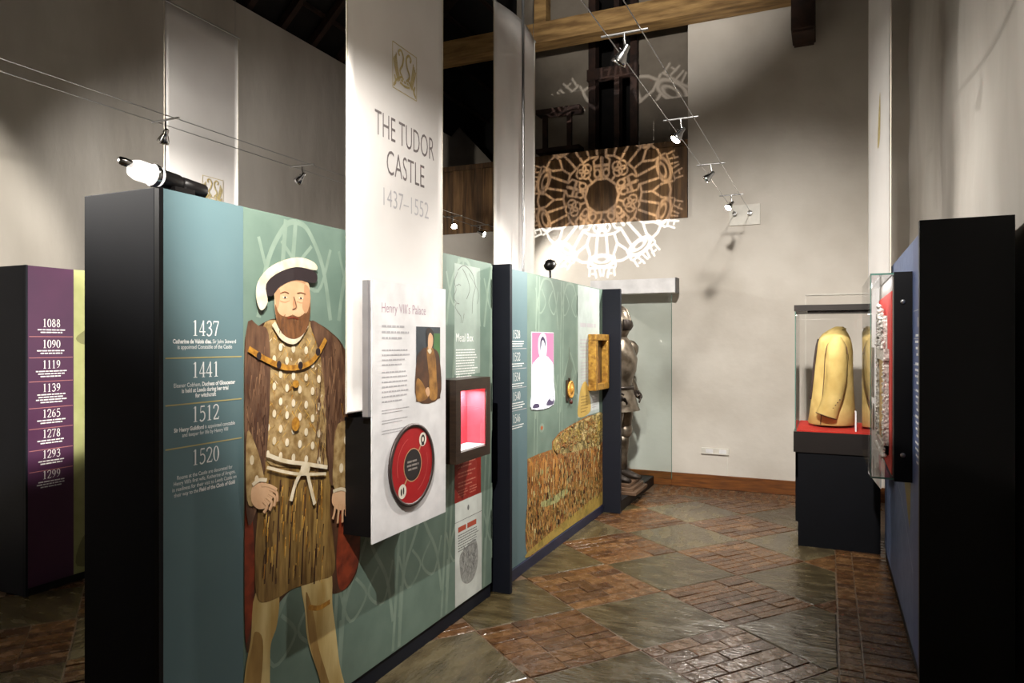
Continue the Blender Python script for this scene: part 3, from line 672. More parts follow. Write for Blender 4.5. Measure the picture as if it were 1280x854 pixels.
DX = .385; FD = Face('X', DX, -1, -1)
pd = thing('display_wall', 'blue display wall on the right with a wide black end face', 'display wall', (.53, 4.6, 0))
box('carcass', (DX+.02, .675, 3.37, 5.9, 0, 2.1), M['black'], pd)
box('end_post', (.345, .675, 3.35, 3.385, 0, 2.102), M['black'], pd, .002)
dtl = 3.99
box('timeline_panel', (DX, DX+.02, 3.387, dtl, .07, 2.098), M['blue_tl'], pd)
pdg = box('graphic_panel', (DX, DX+.02, dtl+.0005, 5.9, .07, 2.098), M['blue'], pd)
box('plinth_strip', (DX+.005, DX+.03, 3.387, 5.9, 0, .068), M['black'], pd)
mb = MB(); tx = MB(); rl = MB()
for n, v in enumerate((405, 440, 473, 505, 538)):
    z = uX(1145, v, DX)[1]; dashes(mb, FD, 3.79, 3.65, z+.03, 1, .05, .045, mi=0, seed=70+n, last=1)
    dashes(tx, FD, 3.90, 3.54, z-.05, 4, .03, .011, 'CENTER', seed=80+n)
    rect(rl, FD, 3.42, 3.97, z+.062, z+.066, .0008)
mb.build('heading_text', M['pale_ink'], pd); tx.build('timeline_text', M['white_ink'], pd); rl.build('rule_lines', M['pale_ink'], pd)
mb = MB()
blob(mb, FD, [(4.1, .88), (4.5, .88), (4.15, .62)], .0008, 0, 0); rect(mb, FD, 4.55, 4.56, .08, 2.09, .0008, 1); ribbon(mb, FD, [(4.0, .45), (4.6, .7), (5.6, .86)], .012, .0008, 1)
mb.build('shape_print', [mat('mustard_print', (126, 112, 52), .5), mat('pale_blue_print', (126, 142, 172), .5)], pdg)
rel(pd)

# ------------------------------------------------------------------ hanging banners
def emblem(mb, fc, u, v, w, h, mi=0, o=.004):
    f = lambda a, b: (u+fc.dr*a*w, v+b*h)
    def rb(pts, wd): ribbon(mb, fc, [f(*p) for p in pts], wd*w, o, mi)
    for (a, b, c, d) in ((-.5, .5, .5, .5), (-.5, -.5, .5, -.5)): ribbon(mb, fc, [f(a, b), f(c, d)], .02*w, o, mi, 0)
    for a in (-.5, .5): ribbon(mb, fc, [f(a, -.5), f(a, .5)], .02*w, o, mi, 0)
    for s in (-1, 1):
        rb([(s*.06, -.20), (s*.20, -.05), (s*.10, .12), (s*.06, .30), (s*.16, .42), (s*.26, .36), (s*.22, .28)], .055)
        for q in range(4): rb([(s*(.20+.03*q), -.26-.02*q), (s*(.30+.04*q), 0), (s*(.36+.035*q), .30-.05*q)], .03)
        rb([(s*.14, -.16), (s*.34, -.28), (s*.46, -.46)], .05); rb([(s*.42, -.2), (s*.38, -.36), (s*.46, -.42)], .05)
    for q in (-.12, 0, .12): oval(mb, fc, *f(q, -.24), .045*w, .03*h, o, mi, 10)
    rb([(-.2, -.30), (0, -.33), (.2, -.30)], .05)
def banner(name, label, Xc, y0, y1, z0, z1, extra, curl=0, dx1=0, em=None):
    t = thing(name, label, 'banner', (Xc, (y0+y1)/2, z0))
    mb = MB(); n = 16; m_ = 24; vs = []
    def off(a, b): return dx1*a+.006*math.sin(a*5+b*2)+curl*b*b*math.sin(a*PI)
    for th in (0, .003):
        for a in range(n+1):
            for b in range(m_+1):
                A_, B_ = a/n, b/m_; vs.append((Xc+th-.003+off(A_, B_)*.6, y0+(y1-y0)*A_, z0+(z1-z0)*B_))
    g = lambda l, a, b: l*(n+1)*(m_+1)+a*(m_+1)+b
    fs = [(g(l, a, b), g(l, a+1, b), g(l, a+1, b+1), g(l, a, b+1)) for l in (0, 1) for a in range(n) for b in range(m_)]
    for a in range(n): fs += [(g(0, a, 0), g(1, a, 0), g(1, a+1, 0), g(0, a+1, 0)), (g(0, a, m_), g(1, a, m_), g(1, a+1, m_), g(0, a+1, m_))]
    for b in range(m_): fs += [(g(0, 0, b), g(1, 0, b), g(1, 0, b+1), g(0, 0, b+1)), (g(0, n, b), g(1, n, b), g(1, n, b+1), g(0, n, b+1))]
    mb.add(vs, fs, 0, True); mb.build('cloth', M['banner'], t)
    hm = MB()
    for e in (0, 1):
        pts = [(Xc+off(e, b/12)*.6, (y0, y1)[e], z0+(z1-z0)*b/12) for b in range(13)]; hm.tube(pts, .004, 6)
    hm.build('side_hem', mat('banner_hem', (206, 198, 182), .8), t)
    rod = MB(); rod.tube([(Xc+off(0, 1)*.6, y0-.01, z1), (Xc+off(1, 1)*.6, y1+.01, z1)], .009, 8); rod.build('top_rod', M['steel'], t)
    rod = MB(); rod.tube([(Xc+off(0, 0)*.6, y0, z0), (Xc+off(1, 0)*.6, y1, z0)], .007, 8); rod.build('bottom_rod', M['banner'], t)
    for yy, e in ((y0+.03, 0), (y1-.03, 1)):
        w = MB(); w.tube([(Xc+off(e, 1)*.6, yy, z1), (Xc+off(e, 1)*.6, yy, EZ+.2)], .0018, 5); w.build('hanging_wire', M['steel'], t)
    class Cloth(Face):
        def __call__(s_, u, v, o=0): return (Xc+off((u-y0)/(y1-y0), (v-z0)/(z1-z0))*.6+s_.sgn*(.0016+o)+(-.003 if s_.sgn < 0 else 0), u, v)
    extra(t, lambda sg: Cloth('X', Xc, sg, sg)); rel(t); return t
XBN = -1.86
def main_print(t, face):
    fc = face(1)
    mb = MB(); emblem(mb, fc, 2.885, 2.90, .215, .215, 0, 0); mb.build('emblem', M['gold_emb'], t, label='gold emblem of two swans and a crown in a square')
    mb = MB(); text(mb, fc, 'THE TUDOR', 2.895, 2.535, .165, o=0, thin=-.0012, width=.53); text(mb, fc, 'CASTLE', 2.895, 2.375, .165, o=0, thin=-.0012, width=.34)
    mb.build('title_lettering', M['grey_ink'], t)
    mb = MB(); text(mb, fc, '1437\u20131552', 2.895, 2.225, .12, o=0, thin=-.001, width=.41); mb.build('date_lettering', M['pale_ink'], t)
banner('hanging_banner', 'tall white banner with gold swan emblem reading THE TUDOR CASTLE', XBN, 2.43, 3.245, 1.30, 4.0, main_print)
banner('hanging_banner', 'blank white banner hanging behind the two display walls, beside the steel rod', -2.143, 4.459, 5.212, 1.35, 4.0, lambda t, f: None, curl=.10)
def small_print(t, face):
    mb = MB(); emblem(mb, face(1), 3.94, 2.74, .2, .2, 0, 0); mb.build('emblem', M['gold_emb'], t)
banner('hanging_banner', 'white banner behind the teal wall with half hidden gold emblem', -4.256, 3.511, 4.19, 1.30, 4.0, small_print, curl=.02)
def faint_print(t, face):
    mb = MB(); fc = face(-1)
    blob(mb, fc, [(5.50, 2.95), (5.46, 3.2), (5.42, 3.3), (5.43, 3.0)], 0); mb.build('emblem', M['gold_emb'], t)
banner('hanging_banner', 'narrow looking white banner seen nearly edge on beside the blue wall', .367, 5.15, 5.83, 1.3, 4.6, faint_print, dx1=-.092/.6)

# rod
mb = MB(); mb.tube([(-2.03, 4.72, 2.05), (-2.03, 4.72, 7.2)], .011, 10)
tag(mb.build('hanging_rod', M['steel']), 'slim steel rod hanging in front of the blank banner', 'rod')

# ------------------------------------------------------------------ information panels
def info_panel():
    X = -1.77; fc = Face('X', X, 1, 1)
    t = thing('information_panel', 'white information panel with mauve heading, small portrait and red turning disc', 'information panel', (-1.85, 2.8, .74))
    mb = MB(); slab(mb, fc, 2.489, 3.121, .735, 1.865, -.006, 0); mb.build('board', M['whiteboard'], t)
    mb = MB(); mb.box(A+.0005, X-.0065, 2.50, 3.02, .76, 1.27); mb.build('back_box', M['black'], t)
    mb = MB(); mb.box(X-.034, X-.0065, 2.468, 2.486, 1.28, 1.86); mb.build('side_bracket', mat('grey_bracket', (150, 148, 150), .4, .4), t)
    mb = MB(); text(mb, fc, "Henry VIII's Palace", 2.555, 1.728, .062, 'LEFT', thin=-.0006, sx=.80); mb.build('heading', M['mauve_ink'], t)
    mb = MB(); dashes(mb, fc, 2.56, 2.785, 1.672, 3, .026, .009, seed=21); mb.build('intro_text', M['pale_ink'], t)
    for zt, nn in ((1.565, 4), (1.468, 7)):
        mb = MB(); dashes(mb, fc, 2.56, 2.785, zt, nn, .0215, .0065, seed=int(zt*100)); mb.build('body_text', M['pale_ink'], t)
    for n in range(3):
        mb = MB(); dashes(mb, fc, 2.56, 2.79, 1.30-n*.045, 2, .012, .0035, seed=24+n); mb.build('body_text', M['pale_ink'], t)
    p = MB(); f = lambda a, b: (2.839+a*.225, 1.315+b*.356)                # generic portrait of a young man
    rect(p, fc, 2.839, 3.064, 1.315, 1.671, .001, 0)
    B = lambda pts, mi, o: blob(p, fc, [(min(max(x, 2.841), 3.062), min(max(y, 1.317), 1.669)) for x, y in (f(*q_) for q_ in pts)], o, mi)
    rect(p, fc, 3.0, 3.063, 1.45, 1.64, .0013, 6)
    rect(p, fc, 2.839, 3.064, 1.315, 1.40, .0014, 1)
    B([(.02, .02), (.02, .55), (.2, .68), (.4, .72), (.75, .7), (.98, .55), (.98, .02)], 1, .0015)
    B([(.42, .70), (.6, .74), (.78, .60), (.84, .3), (.86, .02), (.55, .02), (.52, .3)], 2, .0018)
    B([(.02, .3), (.22, .26), (.4, .14), (.5, .1), (.42, .02), (.02, .02)], 2, .0019)
    B([(.40, .94), (.52, .99), (.7, .93), (.72, .80), (.66, .72), (.44, .74)], 4, .0020)
    B([(.48, .86), (.56, .92), (.67, .87), (.68, .78), (.62, .71), (.52, .68), (.47, .74)], 3, .0022)
    B([(.45, .68), (.56, .70), (.62, .67), (.55, .63)], 5, .0023); B([(.36, .14), (.48, .18), (.55, .10), (.46, .05)], 3, .0023)
    p.build('portrait_print', [mat('portrait_ground', (64, 74, 82), .5, col2=(44, 52, 58), scale=8), mat('portrait_brown', (92, 58, 34), .5, col2=(54, 34, 22), scale=12), mat('portrait_gold', (170, 122, 58), .5, col2=(116, 78, 34), scale=20), FM[4], mat('portrait_hair', (40, 30, 26), .5), FM[6], mat('portrait_green', (74, 122, 66), .5, col2=(50, 90, 50), scale=6)], t, label='small printed half length portrait of a young man')
    # turning disc
    wc = (2.795, 1.027); R_ = .192
    Md = Matrix.Translation((X, wc[0], wc[1])) @ Matrix.Rotation(PI/2, 4, 'Y')
    mb = MB(); mb.lathe([(R_-.004, 0), (R_, .004), (R_, .014), (R_-.016, .014), (R_-.016, .002)], Md, 48); mb.build('disc_rim', mat('disc_rim', (70, 58, 56), .4, .3), t)
    mb = MB(); mb.lathe([(R_-.016, 0), (R_-.016, .010), (.001, .010)], Md, 48, smooth=False); dk = mb.build('disc', M['red_board'], t)
    fw_ = Face('X', X+.0102, 1, 1); mb = MB(); ring(mb, fw_, *wc, .078, .078, .073, .073, .0003, 0); 
    for r in (-1, 1): ribbon(mb, fw_, [(wc[0]+r*.05, wc[1]+r*.058), (wc[0]+r*.085, wc[1]+r*.098)], .008, .0003, 0, 0)
    ang = [(a/20*PI*.5+PI*.6) for a in range(21)]; ribbon(mb, fw_, [(wc[0]+.13*math.cos(a), wc[1]+.13*math.sin(a)) for a in ang], .003, .0003, 1, 0)
    ribbon(mb, fw_, [(wc[0]-.13*math.cos(a), wc[1]-.13*math.sin(a)) for a in ang], .003, .0003, 1, 0)
    mb.build('disc_print', [mat('tan_print', (190, 150, 110), .5), mat('pink_print', (206, 90, 84), .5)], dk)
    mb = MB(); oval(mb, fw_, *wc, .073, .073, .0005, 0, 40); dashes(mb, fw_, wc[0]-.05, wc[0]+.05, wc[1]+.022, 3, .018, .009, 'CENTER', .0008, 1, 5, .8); mb.build('disc_hub', [mat('hub_black', (40, 36, 36), .5), mat('hub_grey', (140, 132, 126), .5)], dk)
    for s, nm in ((1, 'a'), (-1, 'b')):
        mb = MB(); c_ = (wc[0]+s*.088, wc[1]+s*.108); oval(mb, fw_, *c_, .033, .033, .0006, 0, 24)
        if s < 0:
            for q_ in (-.009, .009): oval(mb, fw_, c_[0]+q_, c_[1]+q_*.2, .006, .017, .0009, 1, 12)
        else: ring(mb, fw_, *c_, .018, .022, .009, .012, .0009, 1); rect(mb, fw_, c_[0]-.012, c_[0]+.012, c_[1]-.028, c_[1]-.018, .0009, 1)
        mb.build('picture_window', [mat('window_cream', (228, 222, 206), .5), mat('window_dark', (36, 34, 32), .5)], dk)
    rel(t)
info_panel()
def info_right():
    t = thing('information_panel', 'white information panel with grey pictures seen through the end of the glass wall case', 'information panel', (.28, 5.34, .7))
    y0, y1, xa, xb = 5.06, 5.62, .305, .262; zb = uX(1099, 610, .30)[1]
    class Toed(Face):
        def __call__(s_, u, v, o=0): return (xa+(xb-xa)*(u-y0)/(y1-y0)-o, u, v)
    fc = Toed('X', xa, -1, -1)
    mb = MB(); slab(mb, fc, y0, y1, zb, 1.95, -.006, 0); mb.build('board', M['whiteboard'], t)
    mb = MB(); slab(mb, fc, y0+.2, y0+.26, 1.0, 1.2, -.075, -.0065); mb.build('bracket', M['black'], t)
    for (a, b, c, d) in ((5.10, 5.24, 1.40, 1.78), (5.32, 5.50, 1.22, 1.56), (5.10, 5.24, 1.02, 1.3), (5.32, 5.40, 1.0, 1.18), (5.44, 5.55, 1.0, 1.18)):
        mb = MB(); rect(mb, fc, a, b, c, d, .001); mb.build('picture_print', mat('picture_grey', (104, 100, 98), .5, col2=(70, 66, 66), scale=14), t)
    rel(t)
info_right()

# ------------------------------------------------------------------ small exhibits on the display walls
def niche():
    X = -1.80; t = thing('wall_niche_case', 'square dark brown framed showcase with glowing pink lined recess', 'showcase', (A+.06, 3.49, .945))
    y0, y1, z0, z1 = 3.285, 3.70, .945, 1.395; a0, a1, b0, b1 = 3.34, 3.648, 1.0, 1.332
    for d in ((y0, y1, z0, b0), (y0, y1, b1, z1), (y0, a0, b0, b1), (a1, y1, b0, b1)):
        box('frame_rail' if d[0] == y0 and d[1] == y1 else 'frame_stile', (A+.0005, X, *d), M['walnut'], t)
    pk = mat('pink_lining', (214, 70, 84), .7, col2=(204, 58, 74), scale=10)
    mb = MB(); mb.box(A+.001, A+.006, a0, a1, b0, b1); mb.build('back_lining', pk, t)
    box('recess_floor', (A+.006, X-.008, a0, a1, b0, b0+.01), M['whiteboard'], t)
    for yy in (a0, a1-.004): box('side_lining', (A+.006, X-.008, yy, yy+.004, b0+.01, b1-.004), pk, t)
    box('lamp_strip', (A+.01, A+.025, a0+.04, a1-.04, b1-.012, b1-.004), mat('strip_glow', (255, 245, 240), .4, emit=(255, 240, 232), estr=6), t)
    box('glass_pane', (X-.006, X-.003, a0, a1, b0, b1), M['glass'], t)
    mb = MB(); mb.lathe([(.001, 0), (.012, 0), (.014, .006), (.006, .012), (.010, .028), (.001, .032)], Matrix.Translation((-1.86, 3.40, b0+.01)), 12); 
    ld = bpy.data.lights.new('lamp_light', 'AREA'); ld.shape = 'RECTANGLE'; ld.size = .07; ld.size_y = .24; ld.energy = PW['niche']; ld.color = (1, .96, .94)
    lo = bpy.data.objects.new('lamp_light', ld); COL.objects.link(lo); lo.parent = t; lo.location = (A+.065, 3.494, b1-.016)
    rel(t)
    it = mb.build('small_ring', M['silver']); tag(it, 'tiny pale object standing in the pink recess', 'exhibit')
niche()
def screen():
    u0, u1, v0, v1 = 4.634, 5.066, 1.118, 1.665
    t = thing('video_screen', 'glowing pink screen showing a pale draped figure', 'screen', (A+.01, 4.85, 1.12))
    box('bezel', (A+.0006, A+.006, u0-.004, u1+.004, v0-.004, v1+.004), M['whiteboard'], t)
    fc = Face('X', A+.0065, 1, 1); E = lambda n, c, s: mat(n, (0, 0, 0), .3, emit=c, estr=s)
    mb = MB(); rect(mb, fc, u0, u1, v0, v1, 0, 0)
    P = lambda a, b: (u0+a*(u1-u0), v0+b*(v1-v0))
    bl = lambda pts, mi, o: blob(mb, fc, [tuple((min(max(q_[0], u0+.001), u1-.001), min(max(q_[1], v0+.001), v1-.001))) for q_ in (P(*p) for p in pts)], o, mi)
    bl([(0, .55), (0, .25), (.0, .0), (1, .0), (1, .35), (.98, .55), (.8, .64), (.65, .68), (.35, .68), (.12, .62)], 1, .0003)
    bl([(.30, .72), (.28, .90), (.42, .99), (.6, .97), (.66, .86), (.64, .70), (.5, .62)], 1, .0004)
    bl([(.37, .75), (.36, .89), (.48, .95), (.6, .89), (.6, .80), (.55, .86), (.47, .89), (.42, .84)], 2, .0006)
    bl([(.42, .86), (.48, .90), (.55, .85), (.54, .74), (.47, .70), (.41, .76)], 1, .0008)
    for q_ in ((.1, .3, .3, .05), (.35, .45, .25, .1), (.7, .5, .85, .1), (.5, .4, .6, .1)): ribbon(mb, fc, [P(q_[0], q_[1]), P((q_[0]+q_[2])/2+.04, (q_[1]+q_[3])/2), P(q_[2], q_[3])], .006, .0008, 3)
    bl([(.02, .02), (.1, .06), (.28, .05), (.32, .005), (.1, .0)], 2, .0007); bl([(.66, .005), (.72, .07), (.98, .12), (.99, .005)], 2, .0007); bl([(.82, .08), (.9, .12), (.98, .1), (.95, .05)], 1, .0009)
    mb.build('picture', [E('scr_pink', (232, 150, 190), .42), E('scr_white', (255, 250, 255), .62), E('scr_dark', (82, 70, 104), .4), E('scr_line', (214, 206, 226), .55)], t); rel(t)
screen()
def medal():
    c = cb(711, 487); t = thing('gold_medallion', 'oval gold medallion with dark ribbon on green panel', 'medallion', (A+.02, c[0], c[1]-.08))
    Md = Matrix.Translation((A+.008, c[0], c[1])) @ Matrix.Rotation(PI/2, 4, 'Y') @ Matrix.Diagonal((1, .92, 1, 1))
    mb = MB(); mb.lathe([(.062, 0), (.072, .006), (.072, .016), (.064, .020), (.06, .016), (.028, .018), (.024, .026), (.001, .028)], Md, 28); mb.build('disc', mat('bright_gold', (226, 172, 82), .4, .3, col2=(196, 140, 56), scale=30, bump=.3), t)
    mb = MB(); mb.box(A+.0006, A+.010, c[0]-.075, c[0]-.03, c[1]-.09, c[1]+.08); mb.build('backing', M['walnut'], t)
    mb = MB(); mb.lathe([(.001, -.02), (.016, -.012), (.012, .012), (.001, .02)], Matrix.Translation((A+.016, c[0]+.01, c[1]-.10)), 10); mb.build('drop', mat('dark_gem', (70, 30, 22), .3), t)
    mb = MB(); mb.tube([(A+.014, c[0]-.02, c[1]+.065), (A+.014, c[0]-.03, c[1]+.095)], .008, 8); mb.build('ribbon', M['walnut'], t); rel(t)
medal()
def painting():
    y0, y1, z0, z1 = 5.935, 6.345, 1.165, 1.665; X = A+.075
    t = thing('framed_painting', 'small dark painting in a deep gilt box frame', 'painting', (A+.04, 6.14, 1.165))
    for nm, d in (('frame_rail', (y0, y1, z0, z0+.055)), ('frame_rail', (y0, y1, z1-.055, z1)), ('frame_stile', (y0, y0+.06, z0+.055, z1-.055)), ('frame_stile', (y1-.06, y1, z0+.055, z1-.055))):
        box(nm, (A+.001, X, *d), M['gilt'], t, .006)
    box('picture_board', (A+.001, A+.02, y0+.058, y1-.058, z0+.053, z1-.053), mat('dark_paint', (52, 36, 24), .35, col2=(28, 20, 16), scale=14), t)
    fc = Face('X', A+.0205, 1, 1); mb = MB(); u = (y0+y1)/2
    blob(mb, fc, [(u-.07, 1.22), (u-.06, 1.40), (u-.03, 1.47), (u+.03, 1.47), (u+.06, 1.40), (u+.075, 1.22)], .0004, 0); oval(mb, fc, u, 1.52, .024, .036, .0006, 1); blob(mb, fc, [(u-.035, 1.545), (u, 1.575), (u+.035, 1.55), (u, 1.55)], .0008, 2); ribbon(mb, fc, [(u, 1.46), (u+.005, 1.35), (u, 1.24)], .022, .0008, 3)
    mb.build('figure_print', [mat('paint_brown', (104, 68, 36), .4, col2=(70, 44, 24), scale=20), FM[4], FM[7], mat('paint_gold', (150, 116, 60), .4)], t); rel(t)
painting()

# ------------------------------------------------------------------ armour on its plinth
pl = box('black_plinth', (-2.5, -1.775, 6.415, 7.82, 0, .10), M['black']); tag(pl, 'low black plinth under the suit of armour', 'plinth')
bk = thing('stepped_block', 'stepped brown wooden block carrying the suit of armour', 'block', (-1.98, 6.95, .1))
for n in range(3): box('step', (-2.3+.02*n, -1.70-.035*n, 6.72+.02*n, 7.2-.02*n, .1+.035*n, .133+.035*n), M['wood_block'], bk, .004)
rel(bk)
def armour(loc, rot):
    t = thing('suit_of_armour', 'grey steel suit of armour standing half hidden behind the far end post', 'armour', loc, rotz=rot)
    # modelled facing -Y, feet at z 0, height 1.74
    def el(z, rx, ry, cx=0, cy=0, n=20): return [Vector((cx+rx*math.cos(2*PI*k_/n), cy+ry*math.sin(2*PI*k_/n), z)) for k_ in range(n)]
    a = M['armour']
    mb = MB(); mb.loft([el(.86, .17, .125), el(.93, .165, .12), el(1.00, .155, .12, 0, -.01), el(1.10, .175, .15, 0, -.025), el(1.22, .20, .165, 0, -.02), el(1.33, .195, .14), el(1.40, .14, .11), el(1.44, .085, .085)]); mb.build('cuirass', a, t)
    mb = MB()
    for q_ in range(4):
        z = .90-.055*q_; mb.loft([el(z+.03, .172+.02*q_, .128+.016*q_), el(z-.035, .195+.022*q_, .15+.018*q_)], 0, False)
    mb.build('skirt_plates', a, t)
    mb = MB(); mb.loft([el(.915, .185, .14), el(.93, .195, .15), el(.945, .185, .14)]); mb.build('waist_belt', M['armour_dk'], t)
    mb = MB(); mb.loft([el(1.43, .075, .08), el(1.49, .085, .10, 0, -.01), el(1.55, .10, .125, 0, -.01), el(1.62, .105, .13), el(1.68, .095, .115, 0, .005), el(1.73, .06, .075, 0, .01), el(1.75, .015, .03, 0, .01)]); hl = mb.build('helmet', a, t)
    mb = MB(); mb.loft([el(1.505, .070, .04, 0, -.082, 14), el(1.55, .078, .062, 0, -.092, 14), el(1.585, .082, .055, 0, -.090, 14), el(1.615, .080, .035, 0, -.092, 14)]); mb.build('visor', M['armour_dk'], hl)
    mb = MB(); mb.tube([(0, -.13, 1.60), (0, -.09, 1.71), (0, .01, 1.77), (0, .10, 1.70)], [.008, .014, .016, .008], 8); mb.build('comb', a, hl)
    for s in (-1, 1):
        mb = MB(); mb.lathe([(.02, .095), (.07, .085), (.105, .045), (.11, 0), (.10, -.04), (.085, -.08)], Matrix.Translation((s*.205, 0, 1.31)) @ Matrix.Rotation(s*.35, 4, 'Y'), 18); mb.build('pauldron', a, t)
        mb = MB(); mb.tube([(s*.225, .01, 1.28), (s*.245, .03, 1.15), (s*.25, .03, 1.05)], [.062, .058, .052], 14); mb.build('upper_arm', a, t)
        mb = MB(); mb.lathe([(.03, .05), (.065, .03), (.07, 0), (.06, -.04)], Matrix.Translation((s*.252, .02, 1.03)), 14); mb.build('elbow_plate', a, t)
        mb = MB(); mb.tube([(s*.25, .02, 1.03), (s*.25, -.02, .94), (s*.235, -.07, .865)], [.055, .052, .042], 14); mb.build('forearm', a, t)
        mb = MB(); mb.tube([(s*.24, -.14, .905), (s*.215, -.19, .88), (s*.19, -.225, .86)], [.05, .045, .03], 12, squash=(1, .75))
        for f_ in range(4): mb.tube([(s*(.205-.012*f_), -.20-.010*f_, .885-.012*f_), (s*(.175-.01*f_), -.245, .868-.012*f_), (s*(.165-.01*f_), -.24, .845-.012*f_)], [.012, .011, .009], 8)
        mb.tube([(s*.22, -.17, .915), (s*.19, -.21, .92), (s*.17, -.225, .905)], [.014, .012, .010], 8)
        mb.build('gauntlet', M['armour_dk'], t).data.transform(Matrix.Translation((0, .08, -.035)))
        mb = MB(); mb.tube([(s*.095, 0, .82), (s*.105, -.01, .66), (s*.11, -.005, .50)], [.105, .092, .07], 16); mb.build('thigh_plate', a, t)
        mb = MB(); mb.lathe([(.03, .07), (.07, .045), (.078, 0), (.07, -.045), (.05, -.07)], Matrix.Translation((s*.11, -.015, .49)), 14); mb.build('knee_plate', a, t)
        mb = MB(); mb.tube([(s*.11, 0, .47), (s*.115, .02, .36), (s*.115, .02, .22), (s*.115, .015, .08)], [.06, .072, .055, .044], 16); mb.build('greave', a, t)
        mb = MB(); mb.loft([[Vector((s*.115+w_*math.cos(2*PI*k_/12), y_+.0, max(0.0, zc+h_*math.sin(2*PI*k_/12)))) for k_ in range(12)] for y_, w_, h_, zc in ((.08, .035, .03, .035), (.03, .048, .055, .055), (-.04, .05, .045, .045), (-.12, .048, .03, .03), (-.19, .028, .018, .018))]); mb.build('sabaton', M['armour_dk'], t)
    for o in t.children:
        recalc(o)
    return t
armour((-1.935, 6.95, .205), math.radians(78))

# ------------------------------------------------------------------ glass screen with pale header by the back wall
gs = thing('glass_screen', 'tall tinted glass screen under a white header by the back wall', 'screen', (-1.95, 7.72, .10))
box('glass_pane', (-2.45, -1.555, 7.70, 7.712, .101, 2.125), M['tint'], gs)
box('glass_edge', (-1.5549, -1.5515, 7.70, 7.712, .101, 2.125), M['glass_edge'], gs)
mb = MB(); mb.box(-2.45, -1.50, 7.62, 7.79, 2.13, 2.285); mb.build('header', M['whiteboard'], gs, label='white header box')
box('header_end', (-1.4995, -1.488, 7.615, 7.795, 2.125, 2.29), mat('grey_cap', (92, 90, 92), .5), gs)
rel(gs)

# ------------------------------------------------------------------ wall fittings
sk = thing('socket_strip', 'white double socket strip low on the back wall', 'socket', (-1.12, YB, .37))
box('plate', (-1.265, -.975, YB-.03, YB-.0005, .372, .44), M['cream'], sk, .004)
for xx in (-1.215, -1.075): box('socket_face', (xx, xx+.075, YB-.0335, YB-.029, .385, .428), M['whiteboard'], sk, .0015)
rel(sk)
mb = MB(); mb.box(-1.0, -.988, YB-.008, YB-.0005, .146, .371); tag(mb.build('cable_trunking', M['cream']), 'thin white cable trunking between skirting and socket strip', 'trunking')
an = thing('cable_anchor', 'square white plate with two eye bolts holding the lighting cables on the back wall', 'bracket', (-.80, YB, 2.95))
box('plate', (-.97, -.655, YB-.02, YB-.0005, 2.845, 3.065), M['cream'], an, .003)
WX = (-.912, -.757); WZ = 2.985; LX = (-3.77, -3.6); LZ = 2.95
for xx in WX:
    mb = MB(); n = 14; mb.tube([(xx+.02*math.cos(2*PI*k_/n), YB-.052, 2.968+.02*math.sin(2*PI*k_/n)) for k_ in range(n+1)], .006, 6); mb.tube([(xx, YB-.021, 2.968), (xx, YB-.035, 2.968)], .012, 8); mb.build('eye_bolt', M['chrome'], an)
rel(an)
mb = MB(); Zt = uY(1007, 369, YB)[1]; x0 = uY(1007, 400, YB)[0]
mb.box(x0, XR-.06, YB-.012, YB-.0005, Zt-.006, Zt+.006); mb.box(x0-.006, x0+.006, YB-.012, YB-.0005, .7, Zt+.006)
tag(mb.build('wall_panel_trim', M['cream']), 'thin square cornered trim line on wall behind jacket case', 'trim')

# ------------------------------------------------------------------ lighting cables, spotlights
for nm, xs, z, lab in (('r', WX, WZ, 'ending at the anchor plate'), ('l', LX, LZ, 'above the purple and teal walls')):
    for q_, x in enumerate(xs):
        mb = MB(); mb.tube([(x, YF+.01, z), (x, YB-.055 if nm == 'r' else YB-.013, z)], .0028, 6)
        tag(mb.build('lighting_cable', M['steel']), ('taut steel lighting cable %s, %s one of its pair' % (lab, ('left hand', 'right hand')[q_])), 'cable')
def spot_light(parent, loc, tgt, power, color, size, blend=.5, rad=.02):
    ld = bpy.data.lights.new('lamp_light', 'SPOT'); ld.energy = power; ld.color = color; ld.spot_size = math.radians(size); ld.spot_blend = blend; ld.shadow_soft_size = rad
    lo = bpy.data.objects.new('lamp_light', ld); COL.objects.link(lo); lo.location = loc
    lo.rotation_euler = (Vector(tgt)-Vector(loc)).to_track_quat('-Z', 'Y').to_euler(); lo.parent = parent; return lo
